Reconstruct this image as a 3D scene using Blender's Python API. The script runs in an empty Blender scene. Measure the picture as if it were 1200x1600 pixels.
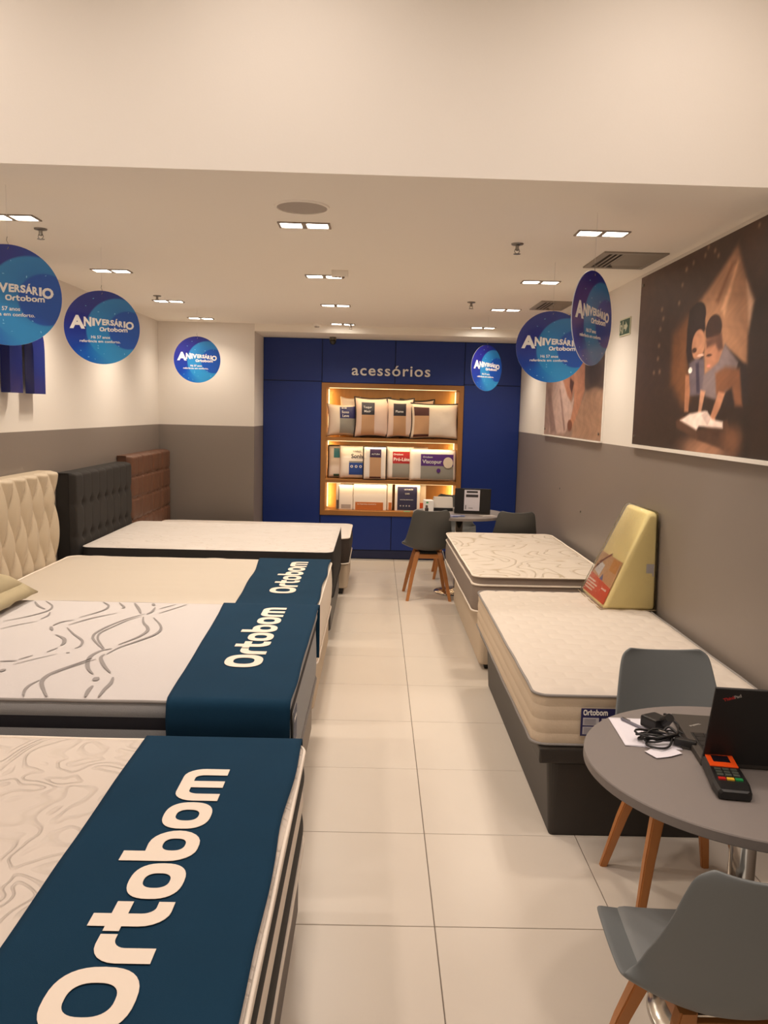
import bpy, bmesh, math, random
import numpy as np
from mathutils import Vector, Matrix, noise
random.seed(7)
PI = math.pi
sc = bpy.context.scene
COL = sc.collection

# ------------------------------------------------------------ camera
cam_d = bpy.data.cameras.new('camera'); cam = bpy.data.objects.new('camera', cam_d); COL.objects.link(cam)
cam_d.sensor_fit = 'VERTICAL'; cam_d.sensor_height = 36.0; cam_d.lens = 28.8; cam_d.clip_start = 0.05
R = ((0.999663, -0.023301, -0.011431), (-0.00853, 0.120975, -0.992619), (0.024512, 0.992382, 0.120736))
cam.matrix_world = Matrix(((*R[0], 0), (*R[1], 0), (*R[2], 1.652), (0, 0, 0, 1)))
sc.camera = cam
# ------------------------------------------------------------ world, exposure
w = bpy.data.worlds.new('mall_ambient'); sc.world = w; w.use_nodes = True
w.node_tree.nodes['Background'].inputs[0].default_value = (1.0, 0.87, 0.74, 1)
w.node_tree.nodes['Background'].inputs[1].default_value = 0.45
sc.view_settings.view_transform = 'Standard'; sc.view_settings.look = 'None'
sc.view_settings.gamma = 1; sc.view_settings.exposure = 0.37; sc.view_settings.use_curve_mapping = False
sc.cycles.use_denoising = True
sc.cycles.max_bounces = 8; sc.cycles.diffuse_bounces = 7; sc.cycles.sample_clamp_indirect = 4
LAMP_W = 18.0         # store downlights, each lamp
FRONT_W = 19.5      # downlights of the high front ceiling
LED_W = 1.8
WARM = (1.0, 0.865, 0.715)
WARMF = (1.0, 0.87, 0.78)

# ------------------------------------------------------------ materials
def srgb(c):
    return tuple(((v/255)/12.92 if v/255 <= .04045 else ((v/255+.055)/1.055)**2.4) for v in c)
MATS = {}
def M(name, c, rough=.6, metal=0, bump=0, bscale=60, var=0, vscale=6, emit=None, estr=0, spec=.5, coat=0, bdist=.004, stretch=None, sheen=0):
    if name in MATS: return MATS[name]
    m = bpy.data.materials.new(name); m.use_nodes = True; nt = m.node_tree; b = nt.nodes['Principled BSDF']
    col = srgb(c); b.inputs['Base Color'].default_value = (*col, 1)
    b.inputs['Roughness'].default_value = rough; b.inputs['Metallic'].default_value = metal
    b.inputs['Specular IOR Level'].default_value = spec; b.inputs['Coat Weight'].default_value = coat
    b.inputs['Sheen Weight'].default_value = sheen
    tc = nt.nodes.new('ShaderNodeTexCoord'); mp = nt.nodes.new('ShaderNodeMapping')
    nt.links.new(tc.outputs['Object'], mp.inputs[0])
    if stretch: mp.inputs['Scale'].default_value = stretch
    if var:
        n = nt.nodes.new('ShaderNodeTexNoise'); n.inputs['Scale'].default_value = vscale; n.inputs['Detail'].default_value = 4
        nt.links.new(mp.outputs[0], n.inputs[0])
        mx = nt.nodes.new('ShaderNodeMix'); mx.data_type = 'RGBA'
        mx.inputs[6].default_value = (*[v*(1-var) for v in col], 1); mx.inputs[7].default_value = (*[min(1, v*(1+var)) for v in col], 1)
        nt.links.new(n.outputs[0], mx.inputs[0]); nt.links.new(mx.outputs[2], b.inputs['Base Color'])
    if bump:
        n = nt.nodes.new('ShaderNodeTexNoise'); n.inputs['Scale'].default_value = bscale; n.inputs['Detail'].default_value = 5
        nt.links.new(mp.outputs[0], n.inputs[0])
        bp = nt.nodes.new('ShaderNodeBump'); bp.inputs['Strength'].default_value = bump; bp.inputs['Distance'].default_value = bdist
        nt.links.new(n.outputs[0], bp.inputs['Height']); nt.links.new(bp.outputs[0], b.inputs['Normal'])
    if emit:
        b.inputs['Emission Color'].default_value = (*emit, 1); b.inputs['Emission Strength'].default_value = estr
    MATS[name] = m; return m
def scribble(name, base, line, scale, width, rough=.8, stretch=(1, 1, 1), depth=.004):
    """quilted cloth: contour lines of a noise field, stitched in (colour and relief)"""
    m = M(name, base, rough, bump=0); nt = m.node_tree; b = nt.nodes['Principled BSDF']
    tc = [n for n in nt.nodes if n.type == 'TEX_COORD'][0]; mp = [n for n in nt.nodes if n.type == 'MAPPING'][0]
    mp.inputs['Scale'].default_value = stretch
    n = nt.nodes.new('ShaderNodeTexNoise'); n.inputs['Scale'].default_value = scale; n.inputs['Detail'].default_value = 1.0; n.inputs['Distortion'].default_value = 1.2
    nt.links.new(mp.outputs[0], n.inputs[0])
    a = nt.nodes.new('ShaderNodeMath'); a.operation = 'MULTIPLY'; a.inputs[1].default_value = 7
    nt.links.new(n.outputs[0], a.inputs[0])
    f = nt.nodes.new('ShaderNodeMath'); f.operation = 'PINGPONG'; f.inputs[1].default_value = .5; nt.links.new(a.outputs[0], f.inputs[0])
    r = nt.nodes.new('ShaderNodeMapRange'); r.interpolation_type = 'SMOOTHSTEP'; r.inputs[1].default_value = 0; r.inputs[2].default_value = width
    nt.links.new(f.outputs[0], r.inputs[0])
    mx = nt.nodes.new('ShaderNodeMix'); mx.data_type = 'RGBA'; mx.inputs[6].default_value = (*srgb(line), 1); mx.inputs[7].default_value = (*srgb(base), 1)
    nt.links.new(r.outputs[0], mx.inputs[0]); nt.links.new(mx.outputs[2], b.inputs['Base Color'])
    bp = nt.nodes.new('ShaderNodeBump'); bp.inputs['Strength'].default_value = .8; bp.inputs['Distance'].default_value = depth
    r2 = nt.nodes.new('ShaderNodeMapRange'); r2.interpolation_type = 'SMOOTHSTEP'; r2.inputs[1].default_value = 0; r2.inputs[2].default_value = .25
    nt.links.new(f.outputs[0], r2.inputs[0]); nt.links.new(r2.outputs[0], bp.inputs['Height']); nt.links.new(bp.outputs[0], b.inputs['Normal'])
    return m
def wood(name, c1, c2, scale=(1, 12, 12), rough=.45):
    m = M(name, c1, rough); nt = m.node_tree; b = nt.nodes['Principled BSDF']
    mp = [n for n in nt.nodes if n.type == 'MAPPING'][0]; mp.inputs['Scale'].default_value = scale
    n = nt.nodes.new('ShaderNodeTexNoise'); n.inputs['Scale'].default_value = 4; n.inputs['Detail'].default_value = 6; n.inputs['Distortion'].default_value = .6
    nt.links.new(mp.outputs[0], n.inputs[0])
    mx = nt.nodes.new('ShaderNodeMix'); mx.data_type = 'RGBA'; mx.inputs[6].default_value = (*srgb(c1), 1); mx.inputs[7].default_value = (*srgb(c2), 1)
    nt.links.new(n.outputs[0], mx.inputs[0]); nt.links.new(mx.outputs[2], b.inputs['Base Color'])
    return m
WALL = M('white_paint', (228, 221, 212), .75, bump=.05, bscale=120)
GREY = M('grey_paint', (133, 123, 115), .42, bump=.04, bscale=90)
CEIL = M('ceiling_paint', (244, 237, 226), .85)
BLUE = M('blue_laminate', (12, 46, 124), .45)
BLUED = M('navy_laminate', (18, 30, 70), .4)
GROUT = M('grout', (120, 108, 98), .9)
TILE = M('porcelain_tile', (214, 203, 190), .3, var=.035, vscale=3, spec=.45)
WHITE = M('white_plastic', (236, 232, 226), .5)
LETW = M('white_letter', (238, 234, 228), .6)
BLACKP = M('black_plastic', (22, 20, 20), .42)
CHROME = M('chrome', (210, 205, 198), .16, metal=1)
STEEL = M('brushed_steel', (150, 145, 138), .35, metal=1)
BEECH = wood('beech_wood', (192, 130, 72), (168, 104, 52), (1, 1, .15))
SHELL = M('grey_shell', (108, 112, 113), .5)
SHELLD = M('dark_grey_shell', (84, 84, 82), .5)
PADM = M('grey_leatherette_pad', (124, 126, 126), .55, bump=.05, bscale=200)
TABLET = M('grey_laminate', (130, 122, 118), .55)
OAK = wood('oak_veneer', (190, 140, 78), (164, 116, 60), (6, 1, 1))
OAKF = wood('oak_edge', (170, 118, 62), (150, 100, 48), (1, 6, 1))
def glow(name, c, s): return M(name, (255, 255, 255), .5, emit=c, estr=s)
LAMP = glow('lamp_glow', (1, .93, .84), 14)
LEDG = glow('led_glow', (1, .72, .34), 1.8)
RUN = M('teal_blue_felt', (16, 50, 73), .95, bump=.25, bscale=500, var=.12, vscale=5, bdist=.002, spec=.2)
RUNP = M('cream_print', (228, 214, 199), .85)
DGREY = M('dark_grey_fabric', (52, 48, 46), .85, bump=.2, bscale=300)

# ------------------------------------------------------------ object helpers
def put(name, bm_or_me, mats, parent=None, loc=None, smooth=False):
    if isinstance(bm_or_me, bmesh.types.BMesh):
        me = bpy.data.meshes.new(name); bm_or_me.normal_update(); bm_or_me.to_mesh(me); bm_or_me.free()
    else: me = bm_or_me
    if not isinstance(mats, (list, tuple)): mats = [mats]
    if not len(me.materials):
        for m in mats: me.materials.append(m)
    if smooth:
        for p in me.polygons: p.use_smooth = True
    o = bpy.data.objects.new(name, me); COL.objects.link(o)
    if parent: o.parent = parent
    if loc: o.location = loc
    return o
def tag(o, label, cat, group=None):
    o['label'] = label; o['category'] = cat
    if group: o['group'] = group
    return o
def thing(name, label, cat, loc=(0, 0, 0), rz=0, group=None):
    o = bpy.data.objects.new(name, None); COL.objects.link(o); o.location = loc; o.rotation_euler = (0, 0, rz); o.empty_display_size = .1
    return tag(o, label, cat, group)
def struct(o): o['kind'] = 'structure'; return o
def copy_tree(o, parent=None):
    c = o.copy(); COL.objects.link(c); c.parent = parent
    for ch in list(o.children): copy_tree(ch, c)
    return c
def box(bm, x0, x1, y0, y1, z0, z1, mi=0, bev=0):
    vs = [bm.verts.new(p) for p in ((x0, y0, z0), (x1, y0, z0), (x1, y1, z0), (x0, y1, z0), (x0, y0, z1), (x1, y0, z1), (x1, y1, z1), (x0, y1, z1))]
    fs = [bm.faces.new([vs[i] for i in f]) for f in ((3, 2, 1, 0), (4, 5, 6, 7), (0, 1, 5, 4), (1, 2, 6, 5), (2, 3, 7, 6), (3, 0, 4, 7))]
    for f in fs: f.material_index = mi
    if bev:
        es = list({e for f in fs for e in f.edges})
        bmesh.ops.bevel(bm, geom=es, offset=bev, segments=2, affect='EDGES', profile=.6)
    return vs
def B(*a, **k):
    bm = bmesh.new(); box(bm, *a, **k); return bm
def cyl(bm, c, r, h, n=24, r2=None, mi=0, axis='z'):
    r2 = r if r2 is None else r2
    def P(a, rr, t):
        x, y = rr*math.cos(a), rr*math.sin(a)
        if axis == 'z': return (c[0]+x, c[1]+y, c[2]+t)
        if axis == 'y': return (c[0]+x, c[1]+t, c[2]+y)
        return (c[0]+t, c[1]+x, c[2]+y)
    a = [bm.verts.new(P(2*PI*i/n, r, 0)) for i in range(n)]; b = [bm.verts.new(P(2*PI*i/n, r2, h)) for i in range(n)]
    fs = [bm.faces.new(a[::-1]), bm.faces.new(b)]
    for i in range(n): fs.append(bm.faces.new((a[i], a[(i+1) % n], b[(i+1) % n], b[i])))
    for f in fs: f.material_index = mi
def lathe(bm, prof, n=32, c=(0, 0, 0), mi=0):
    rings = [[bm.verts.new((c[0]+r*math.cos(2*PI*i/n), c[1]+r*math.sin(2*PI*i/n), c[2]+z)) for i in range(n)] for r, z in prof]
    for a, b in zip(rings, rings[1:]):
        for i in range(n):
            f = bm.faces.new((a[i], a[(i+1) % n], b[(i+1) % n], b[i])); f.material_index = mi
    bm.faces.new(rings[0][::-1]).material_index = mi; bm.faces.new(rings[-1]).material_index = mi
def tube(bm, pts, r, n=8, closed=False, mi=0):
    pts = [Vector(p) for p in pts]; N = len(pts); rings = []
    prev = None
    for i, p in enumerate(pts):
        a = pts[(i-1) % N] if (closed or i) else p; b = pts[(i+1) % N] if (closed or i < N-1) else p
        t = (b-a).normalized()
        u = prev - t*prev.dot(t) if prev is not None else (t.cross(Vector((0, 0, 1))) if abs(t.z) < .9 else t.cross(Vector((1, 0, 0))))
        u.normalize(); prev = u; v = t.cross(u)
        rings.append([bm.verts.new(p+u*r*math.cos(2*PI*k/n)+v*r*math.sin(2*PI*k/n)) for k in range(n)])
    for i in range(N if closed else N-1):
        a, b = rings[i], rings[(i+1) % N]
        for k in range(n):
            f = bm.faces.new((a[k], a[(k+1) % n], b[(k+1) % n], b[k])); f.material_index = mi; f.smooth = True
    if not closed: bm.faces.new(rings[0][::-1]); bm.faces.new(rings[-1])
def rrect(x0, x1, y0, y1, r, n=6):
    o = []
    for cx, cy, a0 in ((x1-r, y1-r, 0), (x0+r, y1-r, PI/2), (x0+r, y0+r, PI), (x1-r, y0+r, 1.5*PI)):
        for k in range(n+1):
            a = a0+k*PI/2/n; o.append((cx+r*math.cos(a), cy+r*math.sin(a)))
    return o
def grid(bm, nu, nv, fn, mi=0, smooth=True):
    V = [[bm.verts.new(fn(i/nu, j/nv)) for i in range(nu+1)] for j in range(nv+1)]
    for j in range(nv):
        for i in range(nu):
            f = bm.faces.new((V[j][i], V[j][i+1], V[j+1][i+1], V[j+1][i])); f.material_index = mi; f.smooth = smooth
    return V
def poly(bm, pts, mi=0):
    f = bm.faces.new([bm.verts.new(p) for p in pts]); f.material_index = mi; return f
def smoothpath(pts, k=6):
    o = []; P = [Vector((*p, 0)[:3]) if len(p) == 2 else Vector(p) for p in pts]
    for i in range(len(P)-1):
        a = P[max(0, i-1)]; b = P[i]; c = P[i+1]; d = P[min(len(P)-1, i+2)]
        for s in range(k):
            t = s/k; o.append(.5*((2*b)+(c-a)*t+(2*a-5*b+4*c-d)*t*t+(3*b-3*c+d-a)*t**3))
    o.append(P[-1]); return o

# ------------------------------------------------------------ lettering
def curve_mesh(cu):
    o = bpy.data.objects.new('tmp', cu)
    me = bpy.data.meshes.new_from_object(o); bpy.data.objects.remove(o); bpy.data.curves.remove(cu); return me
def text_mesh(s, size, bold=0, depth=.0004, sx=1, align='LEFT', spacing=1):
    cu = bpy.data.curves.new('t', 'FONT'); cu.body = s; cu.size = size; cu.offset = bold*size; cu.extrude = depth; cu.align_x = align
    cu.space_character = spacing; cu.resolution_u = 3
    me = curve_mesh(cu)
    if sx != 1:
        for v in me.vertices: v.co.x *= sx
    return me
def sell(cx, cy, w, h, n=2.5, k=36, rev=False):
    o = []
    for i in range(k):
        a = 2*PI*i/k; c, s = math.cos(a), math.sin(a)
        o.append((cx+w/2*math.copysign(abs(c)**(2/n), c), cy+h/2*math.copysign(abs(s)**(2/n), s)))
    return o[::-1] if rev else o
def arc(cx, cy, rx, ry, a0, a1, k=6):
    return [(cx+rx*math.cos(math.radians(a0+(a1-a0)*i/k)), cy+ry*math.sin(math.radians(a0+(a1-a0)*i/k))) for i in range(k+1)]
def wordmark(length, xh, depth=.0006, only=None, flat=True):
    """the bold wide word in the shop's own letter shapes: O r t o b o m, x-height 1"""
    L = []
    L.append((1.55, [sell(.775, .66, 1.55, 1.34), sell(.775, .66, .78, .74)]))
    L.append((.78, [[(0, 0), (.4, 0), (.4, .5)]+arc(.66, .5, .26, .22, 180, 90)+[(.78, .72), (.78, 1), (.5, 1)]+arc(.5, .55, .5, .45, 90, 180)]))
    L.append((.9, [[(.14, 1.3), (.52, 1.3), (.52, 1), (.9, 1), (.9, .72), (.52, .72), (.52, .5)]+arc(.72, .5, .2, .22, 180, 270)+[(.9, .28), (.9, 0), (.6, 0)]+arc(.6, .46, .46, .46, 270, 180)+[(.14, .73), (0, .73), (0, 1), (.14, 1)]]))
    L.append((1.25, [sell(.625, .5, 1.25, 1.0), sell(.625, .5, .52, .48)]))
    L.append((1.25, [[(0, 1.4), (.38, 1.4), (.38, .99), (.62, 1.0)]+arc(.7, .5, .55, .5, 90, -90, 12)+[(.5, 0)]+arc(.5, .5, .5, .5, 270, 180), sell(.66, .49, .50, .44)]))
    L.append((1.25, [sell(.625, .5, 1.25, 1.0), sell(.625, .5, .52, .48)]))
    L.append((1.75, [[(0, 0), (.36, 0), (.36, .5)]+arc(.52, .5, .16, .22, 180, 90)+[(.70, .72), (.70, 0), (1.05, 0), (1.05, .72), (1.23, .72)]+arc(1.23, .5, .16, .22, 90, 0)+[(1.39, 0), (1.75, 0), (1.75, .55)]+arc(1.3, .55, .45, .45, 0, 90)+[(.45, 1)]+arc(.45, .55, .45, .45, 90, 180)]))
    if only is not None: L = [L[only]]
    tot = sum(l[0] for l in L)+.09*(len(L)-1); kx = length/tot
    cu = bpy.data.curves.new('wm', 'CURVE'); cu.dimensions = '2D'; cu.fill_mode = 'BOTH'; cu.extrude = depth
    x = 0
    for wd, loops in L:
        for lp in loops:
            sp = cu.splines.new('POLY'); sp.points.add(len(lp)-1); sp.use_cyclic_u = True
            for q, p in zip(sp.points, lp): q.co = ((x+p[0])*kx, p[1]*xh, 0, 1)
        x += wd+.09
    return curve_mesh(cu)
def orient(o, loc, xdir, ydir):
    x = Vector(xdir).normalized(); y = Vector(ydir).normalized(); z = x.cross(y)
    o.matrix_local = Matrix(((x.x, y.x, z.x, loc[0]), (x.y, y.y, z.y, loc[1]), (x.z, y.z, z.z, loc[2]), (0, 0, 0, 1)))
    return o

# ------------------------------------------------------------ room
XL, XR, ZC, YB, YN = -2.243, 1.587, 2.515, 9.153, 8.5
YS = 3.134      # face of the bulkhead
ZH, YFRONT = 3.7, -1.6
def floor():
    fl = struct(put('floor', B(XL-.15, XR+.15, YFRONT, 9.7, -.06, -.004), GROUT))
    cache = {}
    xs = [XL]+[.226+.6*k for k in range(-4, 3)]+[XR]
    xs = sorted(x for x in xs if XL-1e-6 <= x <= XR+1e-6)
    ys = [2.475+.5915*k for k in range(-7, 12)]; ys = [y for y in ys if YFRONT < y < YB-.05]; ys = [YFRONT]+ys+[YB]
    g = .0017
    for a, b in zip(xs, xs[1:]):
        for c, d in zip(ys, ys[1:]):
            if b-a < .02 or d-c < .02: continue
            if c >= YN-.3 and b < -1.3: continue
            key = (round(b-a, 3), round(d-c, 3))
            if key not in cache:
                bm = bmesh.new(); W, D = key
                box(bm, g, W-g, g, D-g, -.01, 0)
                top = [e for e in bm.edges if all(v.co.z > -.001 for v in e.verts)]
                bmesh.ops.bevel(bm, geom=top, offset=.0012, segments=1, affect='EDGES')
                me = bpy.data.meshes.new('tile'); bm.to_mesh(me); bm.free(); me.materials.append(TILE); cache[key] = me
            o = bpy.data.objects.new('tile', cache[key]); COL.objects.link(o); o.parent = fl; o.location = (a, c, 0)
floor()
def wall_two_tone(name, x0, x1, y0, y1, ztop):
    bm = bmesh.new()
    box(bm, x0, x1, y0, y1, -.05, 1.475, 1); box(bm, x0, x1, y0, y1, 1.475, ztop, 0)
    return struct(put(name, bm, [WALL, GREY]))
wall_two_tone('wall_left', XL-.15, XL, YFRONT, YN+.2, ZH)
wall_two_tone('wall_right', XR, XR+.15, YFRONT, YB+.5, ZH)
wall_two_tone('wall_back', XL-.15, -1.262, YN, YB+.5, ZC+.1)
struct(put('trim_1', B(-1.262, XR, YN, YB+.06, 2.44, ZC+.02), CEIL))          # lintel over the niche
bm = bmesh.new()
box(bm, XL, XR, YS+.3, YB+.5, ZC, ZC+.15)
struct(put('ceiling', bm, CEIL))
# bulkhead: its lower front edge runs a touch askew, as in the photograph
bm = bmesh.new()
ya, yb = YS-.032, YS+.022
v = [bm.verts.new(p) for p in ((XL, ya, ZC), (XR, yb, ZC), (XR, YS+.3, ZC), (XL, YS+.3, ZC), (XL, ya, ZH), (XR, yb, ZH), (XR, YS+.3, ZH), (XL, YS+.3, ZH))]
for k, f in enumerate(((3, 2, 1, 0), (4, 5, 6, 7), (0, 1, 5, 4), (1, 2, 6, 5), (2, 3, 7, 6), (3, 0, 4, 7))): bm.faces.new([v[i] for i in f]).material_index = int(k == 0)
struct(put('wall_bulkhead', bm, [WALL, CEIL]))
struct(put('ceiling_front', B(XL-.15, XR+.15, YFRONT, YS+.3, ZH, ZH+.1), CEIL))
# back wall of blue panels round the shelf opening
SX0, SX1, SZ0, SZ1 = -.615, .957, .493, 1.962
bm = bmesh.new()
for a in ((-1.262, SX0, YB+.02, YB+.06, 0, 2.44), (SX1, XR, YB+.02, YB+.06, 0, 2.44), (SX0, SX1, YB+.02, YB+.06, 0, SZ0), (SX0, SX1, YB+.02, YB+.06, SZ1, 2.44)): box(bm, *a)
bw = struct(put('wall_niche', bm, BLUED))
g = .004
def panel(x0, x1, z0, z1, m=BLUE, proud=0):
    bm = bmesh.new(); box(bm, x0+g, x1-g, YB-proud, YB+.019, z0+g, z1-g, bev=.003); put('panel', bm, m, bw)
panel(-1.262, SX0, .1, 1.975); panel(-1.262, SX0, 1.975, 2.44)
panel(SX1, XR, .1, 1.975); panel(SX1, XR, 1.975, 2.44)
panel(SX0, .19, SZ1, 2.44); panel(.19, SX1, SZ1, 2.44)
panel(SX0, .19, .1, SZ0); panel(.19, SX1, .1, SZ0)
panel(-1.262, XR, 0, .1, BLUED, -.006)

# ------------------------------------------------------------ ceiling fittings
def spot(parent, loc, watt, size=2.4, blend=.9, color=WARM):
    l = bpy.data.lights.new('bulb', 'SPOT'); l.energy = watt; l.spot_size = size; l.spot_blend = blend; l.color = color; l.shadow_soft_size = .045
    o = bpy.data.objects.new('bulb', l); COL.objects.link(o); o.parent = parent; o.location = loc
def downlight(x, y, z, watt, label, group):
    t = thing('recessed_downlight', label, 'ceiling light', (x, y, z), 0, group)
    bm = bmesh.new()
    for a in ((-.122, .122, -.056, -.048), (-.122, .122, .048, .056), (-.122, -.112, -.048, .048), (.112, .122, -.048, .048), (-.011, .011, -.048, .048)):
        box(bm, *a, -.006, 0)
    put('frame', bm, M('lamp_frame', (150, 138, 126), .6), t)
    for s in (-1, 1):
        bm = bmesh.new(); lathe(bm, [(.045, -.001), (.042, -.004), (.03, -.006)], 16)
        bm.free(); bm = bmesh.new(); box(bm, s*.0615-.0455, s*.0615+.0455, -.046, .046, -.004, -.0005)
        put('diffuser', bm, LAMP, t)
        spot(t, (s*.0615, 0, -.03), watt, color=WARMF if z > 3 else WARM)
cols = [(-1.73, 'left'), (-.36, 'middle'), (1.04, 'right')]
ordn = ['nearest', 'second', 'third', 'farthest']
for cx, cn in cols:
    for k, y in enumerate((3.98, 5.44, 6.89, 8.13 if cn == 'left' else 8.33)):
        downlight(cx, y, ZC, LAMP_W*(.5 if y > 8 and cn == 'left' else .8 if y > 8 else 1), f'{ordn[k]} pair of square ceiling lamps in the {cn} row' if k in (0, 3) else f'{ordn[k]} pair of lit square lamps from the front, {cn} row', 'recessed twin downlights')
for cx in (-1.73, -.36, 1.04):
    for y in (1.15, 2.4):
        downlight(cx, y, ZH, FRONT_W, 'twin lamp in the high front ceiling, %s row, %s' % ({-1.73: 'left', -.36: 'middle', 1.04: 'right'}[cx], 'by the bulkhead' if y > 2 else 'above the viewer'), 'front ceiling downlights')
# round speaker grille
t = thing('ceiling_speaker', 'round flush speaker grille in the ceiling by the nearest middle lamps', 'speaker', (-.34, 3.63, ZC))
SPK = M('speaker_grille', (176, 166, 156), .8, bump=.3, bscale=400)
bm = bmesh.new(); lathe(bm, [(.118, 0), (.116, -.006), (.108, -.008), (.108, -.003)], 40); put('rim', bm, CEIL, t, smooth=False)
bm = bmesh.new(); lathe(bm, [(.107, -.002), (.106, -.005)], 40); put('grille', bm, SPK, t)
# sprinklers
def sprinkler(x, y, label):
    t = thing('fire_sprinkler', label, 'sprinkler', (x, y, ZC), 0, 'ceiling sprinklers')
    bm = bmesh.new(); lathe(bm, [(.032, 0), (.03, -.006), (.012, -.01)], 20); put('escutcheon', bm, STEEL, t)
    bm = bmesh.new(); lathe(bm, [(.009, -.008), (.009, -.03), (.006, -.035)], 12); put('body', bm, STEEL, t)
    bm = bmesh.new()
    for s in (-1, 1): tube(bm, [(s*.008, 0, -.025), (s*.013, 0, -.038), (s*.006, 0, -.05)], .002, 6)
    put('yoke', bm, STEEL, t)
    bm = bmesh.new(); lathe(bm, [(.018, -.05), (.018, -.052)], 16); put('deflector', bm, STEEL, t)
sprinkler(-1.69, 4.22, 'small steel sprinkler head over the leftmost blue disc')
sprinkler(.69, 4.27, 'small steel sprinkler head left of the nearest right lamps')
sprinkler(.71, 6.48, 'far small sprinkler head left of the third right lamps')
sprinkler(-1.74, 6.58, 'small sprinkler head before the third pair of left lamps')
sprinkler(-.28, 8.3, 'tiny sprinkler head at the farthest middle lamps')
# emergency light box and detector
t = thing('emergency_light', 'pale box on the ceiling partly covering a middle lamp', 'ceiling box', (-.25, 5.22, ZC))
bm = bmesh.new(); box(bm, -.052, .052, -.03, .03, -.038, 0, bev=.004); put('housing', bm, CEIL, t)
bm = bmesh.new()
for k in range(3): box(bm, -.03+k*.022, -.014+k*.022, -.018, .012, -.041, -.037)
put('lens', bm, M('dark_lens', (70, 56, 44), .3), t)
t = thing('smoke_detector', 'small round smoke detector near the blue niche', 'detector', (-.62, 8.36, ZC))
bm = bmesh.new(); lathe(bm, [(.045, 0), (.045, -.014), (.03, -.026)], 24); put('base', bm, CEIL, t)
bm = bmesh.new(); lathe(bm, [(.026, -.026), (.022, -.038)], 20); put('sensor_cap', bm, SPK, t)
t = thing('security_camera', 'dark dome security camera above the blue panels', 'camera', (-.49, 8.95, 2.44))
bm = bmesh.new(); lathe(bm, [(.036, 0), (.036, -.03), (.03, -.034)], 24); put('mount', bm, M('camera_mount', (110, 100, 84), .5), t)
bm = bmesh.new(); lathe(bm, [(.034, -.034), (.034, -.05), (.028, -.068), (.014, -.08), (.002, -.083)], 24); put('dome', bm, M('camera_dome', (40, 42, 38), .15), t, smooth=True)
# air vents
def vent(x0, x1, y0, y1, label):
    cx, cy = (x0+x1)/2, (y0+y1)/2; hw, hd = (x1-x0)/2, (y1-y0)/2
    t = thing('air_vent', label, 'air vent', (cx, cy, ZC), 0, 'ceiling air diffusers')
    VM = M('vent_aluminium', (150, 140, 128), .5); VD = M('vent_dark', (58, 48, 40), .8)
    put('backing', B(-hw+.02, hw-.02, -hd+.02, hd-.02, -.002, -.0003), VD, t)
    bm = bmesh.new(); fw = .035
    for a in ((-hw, hw, -hd, -hd+fw), (-hw, hw, hd-fw, hd), (-hw, -hw+fw, -hd+fw, hd-fw), (hw-fw, hw, -hd+fw, hd-fw)): box(bm, *a, -.008, 0)
    put('frame', bm, VM, t)
    iw, idp = hw-fw, hd-fw; n = 6
    for k in range(n):                                   # lengthwise blades on the left third
        x = -iw+.012+k*.022*1.0
        if k < 3:
            x = -iw+.022+k*.027
            bm = bmesh.new(); vv = [(x, -idp, -.006), (x+.008, -idp, -.008), (x+.008, -idp, -.0065), (x, -idp, -.0045)]
            a = [bm.verts.new(p) for p in vv]; b = [bm.verts.new((p[0], idp, p[2])) for p in vv]
            for i in range(4): bm.faces.new((a[i], a[(i+1) % 4], b[(i+1) % 4], b[i]))
            bm.faces.new(a[::-1]); bm.faces.new(b); put('slat', bm, VM, t)
    xs = -iw+.085
    m = 11
    for k in range(m):                                   # crosswise blades on the rest, tilted away from the door
        y = -idp+(k+.2)*(2*idp)/m
        bm = bmesh.new(); dd = .030 if k < 8 else .014; vv = [(xs+.012*max(0, k-7), y, -.004), (xs+.012*max(0, k-7), y+dd, -.012), (xs+.012*max(0, k-7), y+dd, -.0135), (xs+.012*max(0, k-7), y, -.0055)]
        a = [bm.verts.new(p) for p in vv]; b = [bm.verts.new((iw, p[1], p[2])) for p in vv]
        for i in range(4): bm.faces.new((a[i], a[(i+1) % 4], b[(i+1) % 4], b[i]))
        bm.faces.new(a[::-1]); bm.faces.new(b); put('slat', bm, VM, t)
vent(1.17, 1.51, 4.4, 4.86, 'nearer slatted air vent above the exit sign')
vent(1.22, 1.48, 6.3, 6.8, 'farther slatted air vent behind a hanging blue disc')
# exit sign on the right wall
t = thing('exit_sign', 'small green emergency exit sign with running man and arrow', 'sign', (XR-.001, 5.36, 2.235))
GR = M('sign_green', (44, 78, 56), .5); CR = M('sign_cream', (206, 206, 180), .6)
put('plate', B(-.006, 0, -.112, .112, -.055, .055), CR, t)
put('panel', B(-.0075, -.006, -.102, .102, -.047, .047), GR, t)
bm = bmesh.new(); X = -.0085
def P3(l): poly(bm, [(X, -a, b) for a, b in l][::-1])
P3([(-.008, -.014), (.025, -.014), (.025, -.034), (.07, 0), (.025, .034), (.025, .014), (-.008, .014)])
put('arrow', bm, CR, t)
bm = bmesh.new()
P3([(-.094, .035), (-.082, .035), (-.082, .023), (-.094, .023)])
P3([(-.09, .02), (-.066, .02), (-.05, .008), (-.054, .002), (-.068, .01), (-.07, -.008), (-.052, -.022), (-.05, -.04), (-.058, -.04), (-.06, -.026), (-.078, -.014), (-.09, -.034), (-.096, -.03), (-.084, -.008)])
P3([(-.04, .04), (-.026, .04), (-.026, -.04), (-.04, -.04)])
put('running_man', bm, CR, t)

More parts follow.
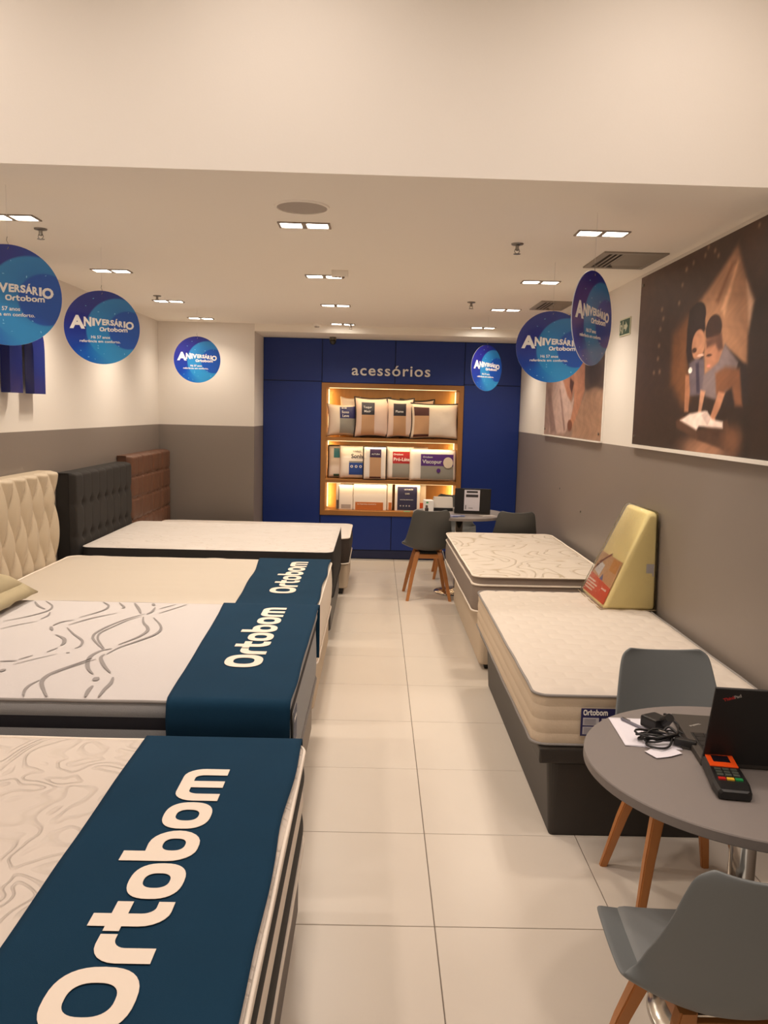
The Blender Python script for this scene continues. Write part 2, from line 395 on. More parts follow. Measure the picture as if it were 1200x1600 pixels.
# ------------------------------------------------------------ printed wall pictures (flat prints, colours painted on a fine grid)
POSTER_A=[('p', [(4.119, 2.225), (4.261, 2.178), (4.456, 2.097), (4.445, 1.845), (4.244, 1.721), (4.15, 1.753), (4.221, 1.961)], (112, 72, 44), 0.03), ('p', [(3.704, 2.428), (3.585, 2.252), (3.501, 2.158), (3.539, 2.027), (3.527, 1.896), (3.748, 1.857), (3.994, 1.868), (4.039, 2.121), (4.119, 2.225), (3.903, 2.324)], (160, 116, 86), 0.015), ('p', [(3.674, 2.349), (3.696, 2.332), (3.804, 2.126), (3.846, 2.16), (3.701, 2.361)], (205, 155, 118), 0.012), ('p', [(3.724, 2.351), (3.747, 2.341), (3.88, 2.194), (3.91, 2.209), (3.766, 2.352)], (120, 78, 52), 0.012), ('p', [(3.602, 2.254), (3.505, 2.159), (3.539, 2.027), (3.568, 2.154)], (205, 165, 135), 0.012), ('p', [(3.501, 2.158), (3.613, 2.318), (3.695, 2.423), (3.63, 2.506), (3.438, 2.508), (3.264, 1.493), (3.448, 1.503), (3.495, 1.778), (3.524, 1.896), (3.537, 2.027)], (48, 33, 25), 0.02), ('p', [(3.652, 2.545), (3.441, 2.528), (3.389, 2.221), (3.485, 2.196), (3.613, 2.318), (3.695, 2.423)], (72, 46, 32), 0.05), ('p', [(3.772, 1.991), (3.538, 1.89), (3.49, 1.722), (3.722, 1.71), (3.858, 1.862)], (44, 33, 30), 0.008), ('p', [(4.249, 2.111), (4.233, 2.207), (4.13, 2.226), (4.038, 2.168), (4.013, 2.088), (4.126, 2.035), (4.19, 1.91), (4.245, 1.995)], (42, 30, 28), 0.008), ('e', (4.118, 2.162), (0.099, 0.067), (44, 32, 30), 0.008), ('e', (4.09, 2.02), (0.082, 0.074), (170, 120, 92), 0.008), ('e', (4.136, 1.996), (0.03, 0.013), (70, 48, 40), 0.006), ('e', (4.052, 1.966), (0.041, 0.007), (215, 170, 150), 0.004), ('p', [(4.194, 1.935), (4.112, 1.954), (4.004, 1.947), (3.965, 1.774), (4.164, 1.77)], (98, 86, 92), 0.008), ('p', [(4.107, 1.93), (4.067, 1.935), (4.029, 1.783), (4.07, 1.784)], (60, 52, 66), 0.006), ('e', (3.915, 2.078), (0.094, 0.068), (56, 38, 32), 0.008), ('p', [(3.999, 2.04), (3.824, 2.032), (3.802, 1.964), (3.862, 1.885), (3.936, 1.873), (3.988, 1.946)], (160, 110, 84), 0.008), ('p', [(3.997, 2.032), (3.818, 2.054), (3.791, 1.978), (3.841, 1.974), (3.883, 2.007), (3.978, 1.999)], (92, 62, 50), 0.008), ('e', (3.947, 1.959), (0.031, 0.006), (60, 40, 34), 0.004), ('e', (3.946, 1.909), (0.02, 0.007), (190, 120, 105), 0.004), ('p', [(3.994, 1.868), (3.831, 1.921), (3.773, 1.998), (3.621, 1.908), (3.656, 1.825), (3.734, 1.776), (3.837, 1.748), (3.955, 1.766), (4.002, 1.806)], (120, 104, 104), 0.008), ('p', [(3.859, 1.87), (3.755, 1.894), (3.6, 1.879), (3.547, 1.716), (3.621, 1.717), (3.668, 1.796), (3.735, 1.784), (3.763, 1.74), (3.832, 1.771)], (120, 78, 54), 0.01), ('p', [(4.233, 1.879), (4.183, 1.877), (4.157, 1.794), (4.16, 1.692), (4.216, 1.692)], (165, 112, 82), 0.006), ('p', [(4.021, 1.799), (3.96, 1.789), (3.996, 1.684), (4.006, 1.656), (4.075, 1.659), (4.071, 1.675), (4.033, 1.692)], (185, 135, 108), 0.006), ('p', [(3.807, 1.785), (3.734, 1.776), (3.775, 1.71), (3.822, 1.665), (3.816, 1.631), (3.877, 1.634), (3.88, 1.672)], (180, 125, 96), 0.006), ('e', (3.93, 1.516), (0.275, 0.055), (150, 108, 84), 0.05), ('p', [(4.328, 1.644), (4.235, 1.671), (4.037, 1.603), (4.022, 1.556), (4.311, 1.606)], (82, 56, 42), 0.006), ('p', [(4.03, 1.6), (3.687, 1.659), (3.662, 1.615), (3.703, 1.522), (4.022, 1.556)], (74, 50, 38), 0.006), ('p', [(4.265, 1.649), (4.137, 1.683), (3.943, 1.697), (3.858, 1.657), (3.737, 1.647), (3.732, 1.617), (4.01, 1.622), (4.039, 1.603)], (236, 212, 200), 0.006), ('p', [(3.989, 1.676), (3.923, 1.697), (3.869, 1.661), (3.91, 1.626)], (205, 180, 170), 0.004), ('e', (4.172, 1.899), (0.026, 0.015), (235, 225, 215), 0.004), ('e', (3.627, 1.565), (0.097, 0.064), (105, 70, 50), 0.05), ('e', (4.667, 1.989), (0.019, 0.013), (128, 100, 80), 0.012), ('e', (4.721, 1.914), (0.019, 0.013), (128, 100, 80), 0.012), ('e', (4.658, 2.151), (0.019, 0.013), (128, 100, 80), 0.012), ('e', (4.62, 2.205), (0.018, 0.012), (128, 100, 80), 0.012), ('e', (4.651, 2.258), (0.019, 0.013), (128, 100, 80), 0.012), ('e', (4.39, 2.26), (0.017, 0.012), (128, 100, 80), 0.012), ('e', (4.36, 2.348), (0.016, 0.012), (128, 100, 80), 0.012), ('e', (4.316, 2.419), (0.016, 0.012), (128, 100, 80), 0.012), ('e', (4.225, 2.436), (0.015, 0.012), (128, 100, 80), 0.012), ('e', (3.962, 2.446), (0.014, 0.011), (128, 100, 80), 0.012), ('e', (4.044, 2.477), (0.014, 0.011), (128, 100, 80), 0.012), ('e', (3.516, 2.464), (0.011, 0.01), (128, 100, 80), 0.012), ('e', (4.078, 2.445), (0.014, 0.011), (128, 100, 80), 0.012), ('e', (4.662, 2.061), (0.019, 0.012), (128, 100, 80), 0.012), ('e', (4.626, 1.915), (0.019, 0.013), (128, 100, 80), 0.012), ('e', (3.919, 2.415), (0.013, 0.01), (128, 100, 80), 0.012)]
POSTER_B=[('p', [(7.885, 2.253), (7.002, 2.19), (7.178, 1.444), (7.828, 1.422)], (150, 124, 112), 0.03), ('p', [(6.342, 2.143), (5.646, 2.094), (5.665, 1.833), (5.981, 1.862), (6.187, 1.835), (6.311, 1.894)], (74, 58, 46), 0.02), ('p', [(6.231, 1.836), (5.981, 1.862), (5.644, 1.822), (5.667, 1.486), (6.632, 1.487), (6.566, 1.643)], (158, 122, 98), 0.02), ('p', [(7.418, 1.957), (7.007, 1.967), (6.693, 1.763), (6.602, 1.809), (6.641, 1.643), (6.755, 1.569), (6.851, 1.518), (7.504, 1.501)], (176, 148, 136), 0.012), ('p', [(7.035, 2.093), (6.716, 2.099), (6.578, 1.927), (6.696, 1.775), (6.839, 1.826), (7.035, 1.968)], (150, 100, 76), 0.01), ('p', [(6.665, 2.096), (6.304, 2.074), (6.278, 1.848), (6.432, 1.702), (6.645, 1.547), (6.728, 1.569), (6.592, 1.762)], (172, 118, 90), 0.01), ('p', [(6.765, 1.969), (6.628, 1.928), (6.684, 1.835), (6.775, 1.897)], (70, 40, 32), 0.008), ('p', [(7.162, 1.896), (7.089, 1.881), (6.856, 1.542), (6.908, 1.529)], (140, 112, 104), 0.008), ('p', [(7.667, 1.911), (7.534, 1.907), (7.192, 1.509), (7.44, 1.503)], (130, 104, 96), 0.015), ('e', (6.004, 1.97), (0.2, 0.086), (60, 46, 38), 0.03), ('e', (6.705, 1.582), (0.082, 0.048), (110, 64, 44), 0.01)]
WAVES=[([(-1.647, 3.932), (-1.599, 3.852), (-1.541, 3.789)], 6), ([(-1.602, 3.95), (-1.535, 3.858), (-1.517, 3.762), (-1.564, 3.649), (-1.634, 3.559)], 5), ([(-1.497, 3.735), (-1.481, 3.672), (-1.488, 3.606)], 4), ([(-1.591, 3.434), (-1.542, 3.509), (-1.487, 3.568)], 3), ([(-1.322, 3.954), (-1.273, 3.883), (-1.271, 3.785), (-1.333, 3.65)], 5), ([(-1.242, 3.948), (-1.193, 3.864), (-1.196, 3.834)], 5), ([(-1.19, 3.743), (-1.272, 3.644), (-1.332, 3.519)], 4), ([(-1.336, 3.608), (-1.378, 3.567), (-1.393, 3.503)], 5), ([(-1.395, 3.485), (-1.365, 3.425)], 7), ([(-1.325, 3.36), (-1.273, 3.309), (-1.248, 3.248), (-1.244, 3.203)], 8), ([(-1.245, 3.173), (-1.264, 3.113)], 4), ([(-1.32, 3.474), (-1.256, 3.376), (-1.188, 3.284), (-1.167, 3.208), (-1.176, 3.169)], 5), ([(-1.175, 3.114), (-1.187, 3.107)], 5), ([(-1.299, 3.068), (-1.331, 3.012)], 3), ([(-1.215, 3.094), (-1.281, 3.015), (-1.325, 2.952)], 2), ([(-1.33, 2.998), (-1.388, 2.986)], 5), ([(-1.33, 2.896), (-1.333, 2.866)], 10), ([(-1.166, 3.946), (-1.117, 3.841), (-1.08, 3.748)], 7), ([(-1.076, 3.946), (-1.06, 3.903)], 8), ([(-1.045, 3.869), (-1.038, 3.785), (-1.049, 3.735)], 6), ([(-0.962, 3.938), (-1.02, 3.841)], 3), ([(-0.91, 3.939), (-0.998, 3.756)], 3), ([(-1.059, 3.742), (-1.11, 3.65), (-1.15, 3.534), (-1.171, 3.416), (-1.161, 3.334), (-1.113, 3.243), (-1.061, 3.163)], 5), ([(-1.06, 3.694), (-1.101, 3.62), (-1.136, 3.489), (-1.153, 3.401), (-1.136, 3.32), (-1.091, 3.229), (-1.059, 3.172)], 4), ([(-1.05, 3.683), (-1.023, 3.589), (-0.98, 3.502), (-0.967, 3.433), (-0.982, 3.342), (-1.024, 3.234)], 7), ([(-1.001, 3.675), (-0.941, 3.559), (-0.916, 3.472), (-0.923, 3.386), (-0.966, 3.285), (-1.008, 3.196), (-1.028, 3.102)], 6), ([(-1.031, 3.177), (-1.066, 3.142), (-1.079, 3.07), (-1.063, 2.991), (-1.033, 2.916), (-1.0, 2.864)], 8), ([(-1.036, 3.101), (-1.034, 3.052), (-0.989, 2.957), (-0.942, 2.88)], 7), ([(-0.973, 2.828), (-0.967, 2.789)], 12), ([(-0.917, 2.831), (-0.905, 2.77), (-0.905, 2.703), (-0.901, 2.63)], 7), ([(-0.957, 2.737), (-0.955, 2.69), (-0.945, 2.628)], 7), ([(-1.047, 3.037), (-1.082, 2.976), (-1.119, 2.905), (-1.139, 2.848)], 3), ([(-1.066, 3.044), (-1.112, 2.948), (-1.144, 2.871), (-1.151, 2.811), (-1.139, 2.755), (-1.102, 2.681), (-1.07, 2.626)], 8), ([(-1.158, 2.783), (-1.17, 2.731), (-1.165, 2.677), (-1.147, 2.626)], 5)]

def attr_mat(name):
    m = bpy.data.materials.new(name); m.use_nodes = True; nt = m.node_tree; b = nt.nodes['Principled BSDF']
    a = nt.nodes.new('ShaderNodeVertexColor'); a.layer_name = 'print'; nt.links.new(a.outputs[0], b.inputs['Base Color']); b.inputs['Roughness'].default_value = .5
    return m
def paint(Y, Z, shapes, base):
    C = base
    for s in shapes:
        if s[0] == 'e':
            d = np.sqrt(((Y-s[1][0])/s[2][0])**2+((Z-s[1][1])/s[2][1])**2); a = np.clip((1-d)*min(s[2])/max(s[4]*1.6, .001)+.5, 0, 1); c = s[3]
        else:
            P = s[1]; ins = np.zeros(Y.shape, bool); dist = np.full(Y.shape, 9.)
            for i in range(len(P)):
                x0, y0 = P[i]; x1, y1 = P[(i+1) % len(P)]
                cond = ((y0 > Z) != (y1 > Z)); xi = (x1-x0)*(Z-y0)/((y1-y0) if y1 != y0 else 1e-9)+x0
                ins ^= cond & (Y < xi)
                L = (x1-x0)**2+(y1-y0)**2+1e-12; tt = np.clip(((Y-x0)*(x1-x0)+(Z-y0)*(y1-y0))/L, 0, 1)
                dist = np.minimum(dist, np.hypot(Y-x0-tt*(x1-x0), Z-y0-tt*(y1-y0)))
            a = np.clip(np.where(ins, dist, -dist)/(s[3]*1.7)*.5+.5, 0, 1); c = s[2]
        a = a*a*(3-2*a)
        C = C*(1-a[..., None])+np.array(c, float)*a[..., None]
    return C
def picture(name, label, y0, y1, z0, z1, ny, nz, shapes, base_fn, lift):
    t = thing(name, label, 'picture', (XR-.001, (y0+y1)/2, z0))
    ys = np.linspace(y1, y0, ny+1); zs = np.linspace(z0, z1, nz+1); Y, Z = np.meshgrid(ys, zs)
    C = paint(Y, Z, shapes, base_fn(Y, Z))
    nz_ = np.sin(Y*23+3*np.sin(Z*17))*np.sin(Z*31+2*np.sin(Y*13))+.6*np.sin(Y*61+4*np.sin(Z*41))*np.sin(Z*53+Y*29)
    C = np.clip(C*(1+.05*nz_[..., None])*lift/255, 0, 1); C = np.where(C <= .04045, C/12.92, ((C+.055)/1.055)**2.4)
    vs = np.stack([np.full(Y.shape, -.0125), Y-(y0+y1)/2, Z-z0], -1).reshape(-1, 3)
    idx = np.arange((ny+1)*(nz+1)).reshape(nz+1, ny+1)
    fs = np.stack([idx[:-1, :-1], idx[:-1, 1:], idx[1:, 1:], idx[1:, :-1]], -1).reshape(-1, 4)
    me = bpy.data.meshes.new('print'); me.from_pydata(vs.tolist(), [], fs.tolist())
    ca = me.color_attributes.new('print', 'FLOAT_COLOR', 'POINT')
    ca.data.foreach_set('color', np.concatenate([C.reshape(-1, 3), np.ones(((ny+1)*(nz+1), 1))], 1).astype(np.float32).ravel())
    put('print', me, attr_mat(name+'_print'), t)
    put('board', B(-.012, 0, -(y1-y0)/2, (y1-y0)/2, 0, z1-z0), WHITE, t)
    bm = bmesh.new()
    for a in (-1, 1):
        for b in (.05, z1-z0-.05):
            cyl(bm, (-.02, a*((y1-y0)/2-.05), b), .009, .008, 12, axis='x')
    put('fixing_bolt', bm, STEEL, t)
    return t
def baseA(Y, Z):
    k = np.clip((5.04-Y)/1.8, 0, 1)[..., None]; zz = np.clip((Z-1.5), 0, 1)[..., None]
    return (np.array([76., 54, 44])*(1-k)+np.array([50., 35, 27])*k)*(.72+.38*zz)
def baseB(Y, Z): return np.ones(Y.shape+(1,))*np.array([138., 112, 98])
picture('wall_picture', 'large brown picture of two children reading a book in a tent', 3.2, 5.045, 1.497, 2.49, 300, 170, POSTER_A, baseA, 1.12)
picture('wall_picture', 'smaller picture of a figure in a white shirt, behind the hanging discs', 5.76, 7.72, 1.487, 2.49, 200, 130, POSTER_B, baseB, 1.05)
put('picture_ledge', B(XR-.03, XR, 3.2, 5.045, 1.478, 1.4955), WALL); tag(bpy.data.objects['picture_ledge'], 'thin pale ledge strip under the large tent picture', 'ledge')
put('picture_ledge', B(XR-.03, XR, 5.76, 7.72, 1.476, 1.4855), WALL); tag(bpy.data.objects['picture_ledge.001'], 'thin pale ledge strip under the smaller picture', 'ledge')

# raised letter m on the left wall (the last letter of the word there)
LETB = M('navy_acrylic', (20, 34, 110), .22)
me = wordmark(.86, .50, .028, only=6)
t = thing('wall_letter', 'dark blue raised letter m high on the left wall', 'letter', (XL+.055, 4.55, 1.715))
o = put('letter_body', me, LETB, t); orient(o, (0, 0, 0), (0, 1, 0), (0, 0, 1))
bm = bmesh.new()
for y in (.07, .43, .79): cyl(bm, (-.054, y, .1), .006, .03, 8, axis='x'); cyl(bm, (-.054, y, .3), .006, .03, 8, axis='x')
put('stand_off', bm, STEEL, t)

# ------------------------------------------------------------ hanging discs
def disc_mat():
    m = M('disc_print', (20, 62, 150), .22, coat=.3); nt = m.node_tree; b = nt.nodes['Principled BSDF']
    tc = [n for n in nt.nodes if n.type == 'TEX_COORD'][0]
    def inside(cx, cz, r, soft=.004):
        s = nt.nodes.new('ShaderNodeVectorMath'); s.operation = 'SUBTRACT'; s.inputs[1].default_value = (cx*.2, 0, cz*.2); nt.links.new(tc.outputs['Object'], s.inputs[0])
        m1 = nt.nodes.new('ShaderNodeVectorMath'); m1.operation = 'MULTIPLY'; m1.inputs[1].default_value = (1, 0, 1); nt.links.new(s.outputs[0], m1.inputs[0])
        l = nt.nodes.new('ShaderNodeVectorMath'); l.operation = 'LENGTH'; nt.links.new(m1.outputs[0], l.inputs[0])
        r_ = nt.nodes.new('ShaderNodeMapRange'); r_.inputs[1].default_value = r*.2-soft; r_.inputs[2].default_value = r*.2+soft; r_.inputs[3].default_value = 1; r_.inputs[4].default_value = 0
        nt.links.new(l.outputs['Value'], r_.inputs[0]); return r_.outputs[0]
    def mix(f, a, c):
        x = nt.nodes.new('ShaderNodeMix'); x.data_type = 'RGBA'; nt.links.new(f, x.inputs[0])
        if isinstance(a, tuple): x.inputs[6].default_value = (*srgb(a), 1)
        else: nt.links.new(a, x.inputs[6])
        x.inputs[7].default_value = (*srgb(c), 1); return x.outputs[2]
    c = mix(inside(-.75, .95, 1.1, .06), (18, 56, 150), (36, 40, 132))
    c = mix(inside(-.2, -1.1, .62, .03), c, (16, 84, 176))
    c = mix(inside(.43, -.05, .85), c, (42, 126, 188))
    c = mix(inside(.72, -.42, .95, .05), c, (40, 136, 196))
    c = mix(inside(.55, .12, .5, .05), c, (32, 108, 178))
    c = mix(inside(.69, -.05, .52), c, (16, 76, 170))
    nt.links.new(c, b.inputs['Base Color'])
    return m
DISC = disc_mat(); DEDGE = M('disc_edge', (206, 214, 226), .4); FLK = M('disc_fleck', (110, 190, 226), .4)
def ring_disc(bm, r, y0, y1, n=72):
    a = [bm.verts.new((r*math.cos(2*PI*i/n), y0, r*math.sin(2*PI*i/n))) for i in range(n)]; b = [bm.verts.new((r*math.cos(2*PI*i/n), y1, r*math.sin(2*PI*i/n))) for i in range(n)]
    bm.faces.new(a).material_index = 0; bm.faces.new(b[::-1]).material_index = 0
    for i in range(n):
        f = bm.faces.new((a[i], b[i], b[(i+1) % n], a[(i+1) % n])); f.material_index = 1
def make_disc():
    t = thing('hanging_disc', 'x', 'hanging sign', (0, 0, 0), 0, 'round anniversary signs hung from the ceiling')
    bm = bmesh.new(); ring_disc(bm, .2, -.002, .002); put('disc', bm, [DISC, DEDGE], t)
    # raised lettering on both faces
    for face in (-1, 1):
        bm = bmesh.new()
        spec = [('A', -.85, -.03, .32, .40), ('N', -.48, .03, .23, .20), ('I', -.26, .05, .19, .07), ('V', -.19, .06, .17, .18), ('E', .0, .075, .145, .10), ('R', .105, .08, .135, .11), ('S', .215, .075, .135, .10), ('Á', .31, .065, .14, .13), ('R', .44, .045, .145, .11), ('I', .565, .03, .155, .05), ('O', .62, -.01, .19, .22)]
        for ch, x, z, h, wd in spec:
            me = text_mesh(ch, 1, .045, .0004)
            xs = [v.co.x for v in me.vertices]; base = text_cap
            kx = wd*.2/(max(xs)-min(xs)); kz = h*.2/base; mn = min(xs)
            for v in me.vertices: v.co = Vector(((v.co.x-mn)*kx+x*.2, v.co.y*kz+z*.2, v.co.z))
            bm.from_mesh(me); bpy.data.meshes.remove(me)
        first = put('title_lettering', bm, LETW, t)
        if face < 0: orient(first, (0, -.0028, 0), (1, 0, 0), (0, 0, 1))
        else: orient(first, (0, .0028, 0), (-1, 0, 0), (0, 0, 1))
        bm = bmesh.new()
        me = wordmark(.74*.2, .085*.2, .0004)
        for v in me.vertices: v.co.x += -.07*.2; v.co.y += -.10*.2
        bm.from_mesh(me); bpy.data.meshes.remove(me)
        o = put('wordmark_print', bm, LETW, t); bm = bmesh.new()
        if face < 0: orient(o, (0, -.0028, 0), (1, 0, 0), (0, 0, 1))
        else: orient(o, (0, .0028, 0), (-1, 0, 0), (0, 0, 1))
        for s, x, z, sz, sx in (('Há 57 anos', -.30, -.30, .11, 1), ('referência em conforto.', -.6, -.41, .10, 1.12)):
            me = text_mesh(s, sz*.2, .012, .0004, sx)
            for v in me.vertices: v.co.x += x*.2; v.co.y += z*.2
            bm.from_mesh(me); bpy.data.meshes.remove(me)
        o = put('slogan_lettering', bm, LETW, t)
        if face < 0: orient(o, (0, -.0028, 0), (1, 0, 0), (0, 0, 1))
        else: orient(o, (0, .0028, 0), (-1, 0, 0), (0, 0, 1))
    bm = bmesh.new(); rr = random.Random(3)
    for k in range(26):
        a = rr.uniform(0, 2*PI); r = rr.uniform(.4, .93)*.2; x, z = r*math.cos(a), r*math.sin(a)
        if -.45 < z/.2 < .35 and x/.2 < .62: continue
        s = rr.uniform(.002, .006); f = rr.uniform(0, PI)
        poly(bm, [(x+s*math.cos(f), -.0026, z+s*math.sin(f)), (x-.4*s*math.sin(f), -.0026, z+.4*s*math.cos(f)), (x-s*math.cos(f), -.0026, z-s*math.sin(f)), (x+.4*s*math.sin(f), -.0026, z-.4*s*math.cos(f))])
    put('confetti_print', bm, FLK, t)
    bm = bmesh.new(); tube(bm, [(0, -.004, .18), (.004, -.001, .19), (.002, 0, .205), (-.003, .0, .215), (0, 0, .23)], .0012, 6); put('hook', bm, STEEL, t)
    bm = bmesh.new(); bm.free()
    return t
_m = text_mesh('H', 1); text_cap = max(v.co.y for v in _m.vertices); bpy.data.meshes.remove(_m)
d0 = make_disc()
discs = [(-1.50, 3.41, 2.085, 20, 'bright blue round sign hanging nearest the left edge'),
         (-1.535, 4.65, 2.08, 14, 'blue round sign hanging second on the left'),
         (-1.585, 7.3, 2.07, 9, 'smallest round sign, hanging far left by the corner'),
         (.985, 4.74, 2.045, -5, 'round blue sign facing the door, half behind a turned one'),
         (.918, 3.60, 2.075, 51, 'round blue sign turned sideways, nearest on the right'),
         (.955, 7.3, 2.06, 41, 'small turned round sign hanging before the blue panels')]
for i, (x, y, z, a, lab) in enumerate(discs):
    o = d0 if i == 0 else copy_tree(d0)
    o.location = (x, y, z); o.rotation_euler = (0, 0, math.radians(a)); o['label'] = lab
    bm = bmesh.new(); tube(bm, [(0, 0, .228), (0, 0, ZC-z)], .0006, 5); put('hanging_thread', bm, WHITE, o)

# ------------------------------------------------------------ mattresses and bed bases
def mattress(name, label, x0, x1, y0, y1, bands, topmat, hfn=None, nx=60, ny=50, pipes=(), pmat=None, r=.07, bulge=.006, group=None, rz=0, crown=.012, cat='mattress'):
    """bands: list of (z0, z1, material, bulge) from the bottom up"""
    cx, cy = (x0+x1)/2, (y0+y1)/2; zb = bands[0][0]; z1 = bands[-1][1]
    t = thing(name, label, cat, (cx, cy, zb), rz, group)
    hw, hd = (x1-x0)/2, (y1-y0)/2
    for za, zc, m, bl in bands:
        bm = bmesh.new(); K = 6; rings = []
        for k in range(K+1):
            s = k/K; off = bl*math.sin(PI*s); z = za-zb+(zc-za)*s
            pts = []
            for x, y in rrect(-hw-off, hw+off, -hd-off, hd+off, r+off, 8):
                wob = .0025*noise.noise(Vector((x*9+cx, y*9+cy, z*6)))
                pts.append(bm.verts.new((x+wob, y+wob, z)))
            rings.append(pts)
        n = len(rings[0])
        for a, b in zip(rings, rings[1:]):
            for i in range(n):
                bm.faces.new((a[i], a[(i+1) % n], b[(i+1) % n], b[i])).smooth = True
        if za == zb: bm.faces.new(rings[0][::-1])
        put('side_band', bm, m, t)
    bm = bmesh.new()
    def top(u, v):
        x, y = -hw+2*hw*u, -hd+2*hd*v
        dx, dy = abs(x)-(hw-r), abs(y)-(hd-r)
        if dx > 0 and dy > 0:
            k = max(dx, dy)/math.hypot(dx, dy); x = math.copysign(hw-r+dx*k, x); y = math.copysign(hd-r+dy*k, y)
            e = r-math.hypot(dx*k, dy*k)
        else: e = min(hw-abs(x), hd-abs(y))
        e = max(0, e); f = min(1, e/.05); f = 1-(1-f)**2
        z = z1-zb+crown*f+(hfn(x+cx, y+cy)*min(1, e/.04) if hfn else 0)
        return (x, y, z)
    grid(bm, nx, ny, top); put('quilted_top', bm, topmat, t)
    for z in pipes:
        z = max(z, zb+.0095)
        bm = bmesh.new(); pts = [(x, y, z-zb+.002*math.sin(7*x+5*y)) for x, y in rrect(-hw-.004, hw+.004, -hd-.004, hd+.004, r+.004, 8)]
        # subdivide straight runs
        q = []
        for i, p in enumerate(pts):
            p2 = pts[(i+1) % len(pts)]; L = math.dist(p, p2); k = max(1, int(L/.1))
            for s in range(k): q.append(tuple(p[j]+(p2[j]-p[j])*s/k for j in range(3)))
        q = [(x+.0015*noise.noise(Vector((x*8, y*8, z))), y, zz+.003*noise.noise(Vector((x*6+3, y*6, z)))) for x, y, zz in q]
        tube(bm, q, .006, 6, closed=True); put('piping', bm, pmat, t)
    return t
def bed_base(name, label, x0, x1, y0, y1, z0, z1, m, feet=True, fm=None, lip=None, cat='divan', fh=.0, r=.04, taper=0, group=None):
    cx, cy = (x0+x1)/2, (y0+y1)/2; hw, hd = (x1-x0)/2, (y1-y0)/2
    t = thing(name, label, cat, (cx, cy, 0), 0, group)
    bm = bmesh.new(); rings = []
    for z, off in ((z0, -.004-taper), (z0+.01, -taper), ((z0+z1)/2, -taper*.5), (z1-.01, 0), (z1, -.004)):
        rings.append([bm.verts.new((x, y, z)) for x, y in rrect(-hw-off, hw+off, -hd-off, hd+off, max(.01, r+off), 5)])
    n = len(rings[0])
    for a, b in zip(rings, rings[1:]):
        for i in range(n): bm.faces.new((a[i], a[(i+1) % n], b[(i+1) % n], b[i]))
    bm.faces.new(rings[0][::-1]); bm.faces.new(rings[-1]); put('upholstered_box', bm, m, t)
    if lip:
        bm = bmesh.new(); box(bm, -hw-lip, hw+lip*.3, -hd-.02, hd, z1, z1+.06, bev=.008); put('lift_up_lid', bm, m, t)
    if feet:
        for sx in (-1, 1):
            for sy in (-1, 1):
                bm = bmesh.new(); X, Y = sx*(hw-.07), sy*(hd-.07)
                vs = []
                for z, s in ((0, .026), (z0, .036)):
                    vs.append([bm.verts.new((X+a*s, Y+b*s, z)) for a, b in ((-1, -1), (1, -1), (1, 1), (-1, 1))])
                for i in range(4): bm.faces.new((vs[0][i], vs[0][(i+1) % 4], vs[1][(i+1) % 4], vs[1][i]))
                bm.faces.new(vs[0][::-1]); bm.faces.new(vs[1]); put('foot', bm, fm or BLACKP, t)
    return t
CREAMF = M('cream_knit', (232, 220, 206), .85, bump=.2, bscale=160)
CREAMY = M('cream_yellow_cloth', (196, 185, 171), .9, bump=.1, bscale=40)
BEIGEB = M('beige_suede', (190, 172, 150), .85, bump=.15, bscale=200)
TAUPE = M('taupe_border', (134, 120, 110), .85, bump=.2, bscale=150)
CHAR = M('charcoal_border', (30, 26, 25), .75, bump=.2, bscale=200)
BROWNB = M('brown_leatherette', (74, 56, 48), .5, bump=.15, bscale=120)
GREYMESH = M('grey_blue_mesh', (158, 158, 160), .85, bump=.6, bscale=420, bdist=.003)
NAVYB = M('navy_band', (26, 24, 32), .8)
GREYPIPE = M('grey_piping', (138, 132, 128), .7)
BLKLEA = M('black_leatherette', (26, 23, 21), .42, bump=.1, bscale=150)
SLATE = M('brown_grey_suede', (42, 36, 31), .5, bump=.1, bscale=200)
# 1 nearest bed, left
t1 = scribble('floral_quilt', (208, 196, 185), (202, 190, 178), 4.4, .10, stretch=(1, 1, 1), depth=.006)
def h1(x, y): return .004*noise.noise(Vector((x*7, y*7, 1)))
mattress('mattress', 'nearest left mattress with floral quilting and brown and cream side bands', -2.15, -.205, 1.10, 2.50,
         [(.30, .40, CHAR, .006), (.40, .475, CREAMF, .004), (.475, .565, CHAR, .006), (.565, .60, CREAMF, .008)], t1, h1, 90, 60, (.30, .60), CREAMF)
bed_base('divan', 'dark brown leatherette base under the nearest left mattress', -2.13, -.215, 1.12, 2.48, .06, .30, BROWNB)
# 2
W2 = M('white_knit', (196, 190, 188), .85, bump=.12, bscale=90)
mb2 = mattress('mattress', 'white mattress printed with grey wavy lines, mesh sides with a black band', -2.15, -.275, 2.62, 3.985,
         [(.33, .585, GREYMESH, .006), (.585, .628, NAVYB, .001), (.628, .678, GREYMESH, .007), (.678, .687, W2, .001)], W2, lambda x, y: .002*noise.noise(Vector((x*4, y*4, 1))), 60, 50, (.33, .682), GREYPIPE, crown=.004)
bed_base('divan', 'pale grey upholstered base under the mattress with wavy lines', -2.13, -.29, 2.64, 3.965, .07, .33, M('pale_grey_suede', (150, 140, 130), .85))
bm = bmesh.new()
for pts, wd in WAVES:
    P = smoothpath(pts, 6); n = len(P)
    L = []
    for i, p in enumerate(P):
        a = P[max(0, i-1)]; b = P[min(n-1, i+1)]; d = (b-a); d.normalize(); nn = Vector((-d.y, d.x, 0))
        hw_ = (wd*.0009+.0009)*(.35+.65*math.sin(PI*(i+.5)/n))
        L.append((bm.verts.new((p.x+nn.x*hw_, p.y+nn.y*hw_, 0)), bm.verts.new((p.x-nn.x*hw_, p.y-nn.y*hw_, 0))))
    for a, b in zip(L, L[1:]): bm.faces.new((a[0], a[1], b[1], b[0]))
bmesh.ops.recalc_face_normals(bm, faces=bm.faces)
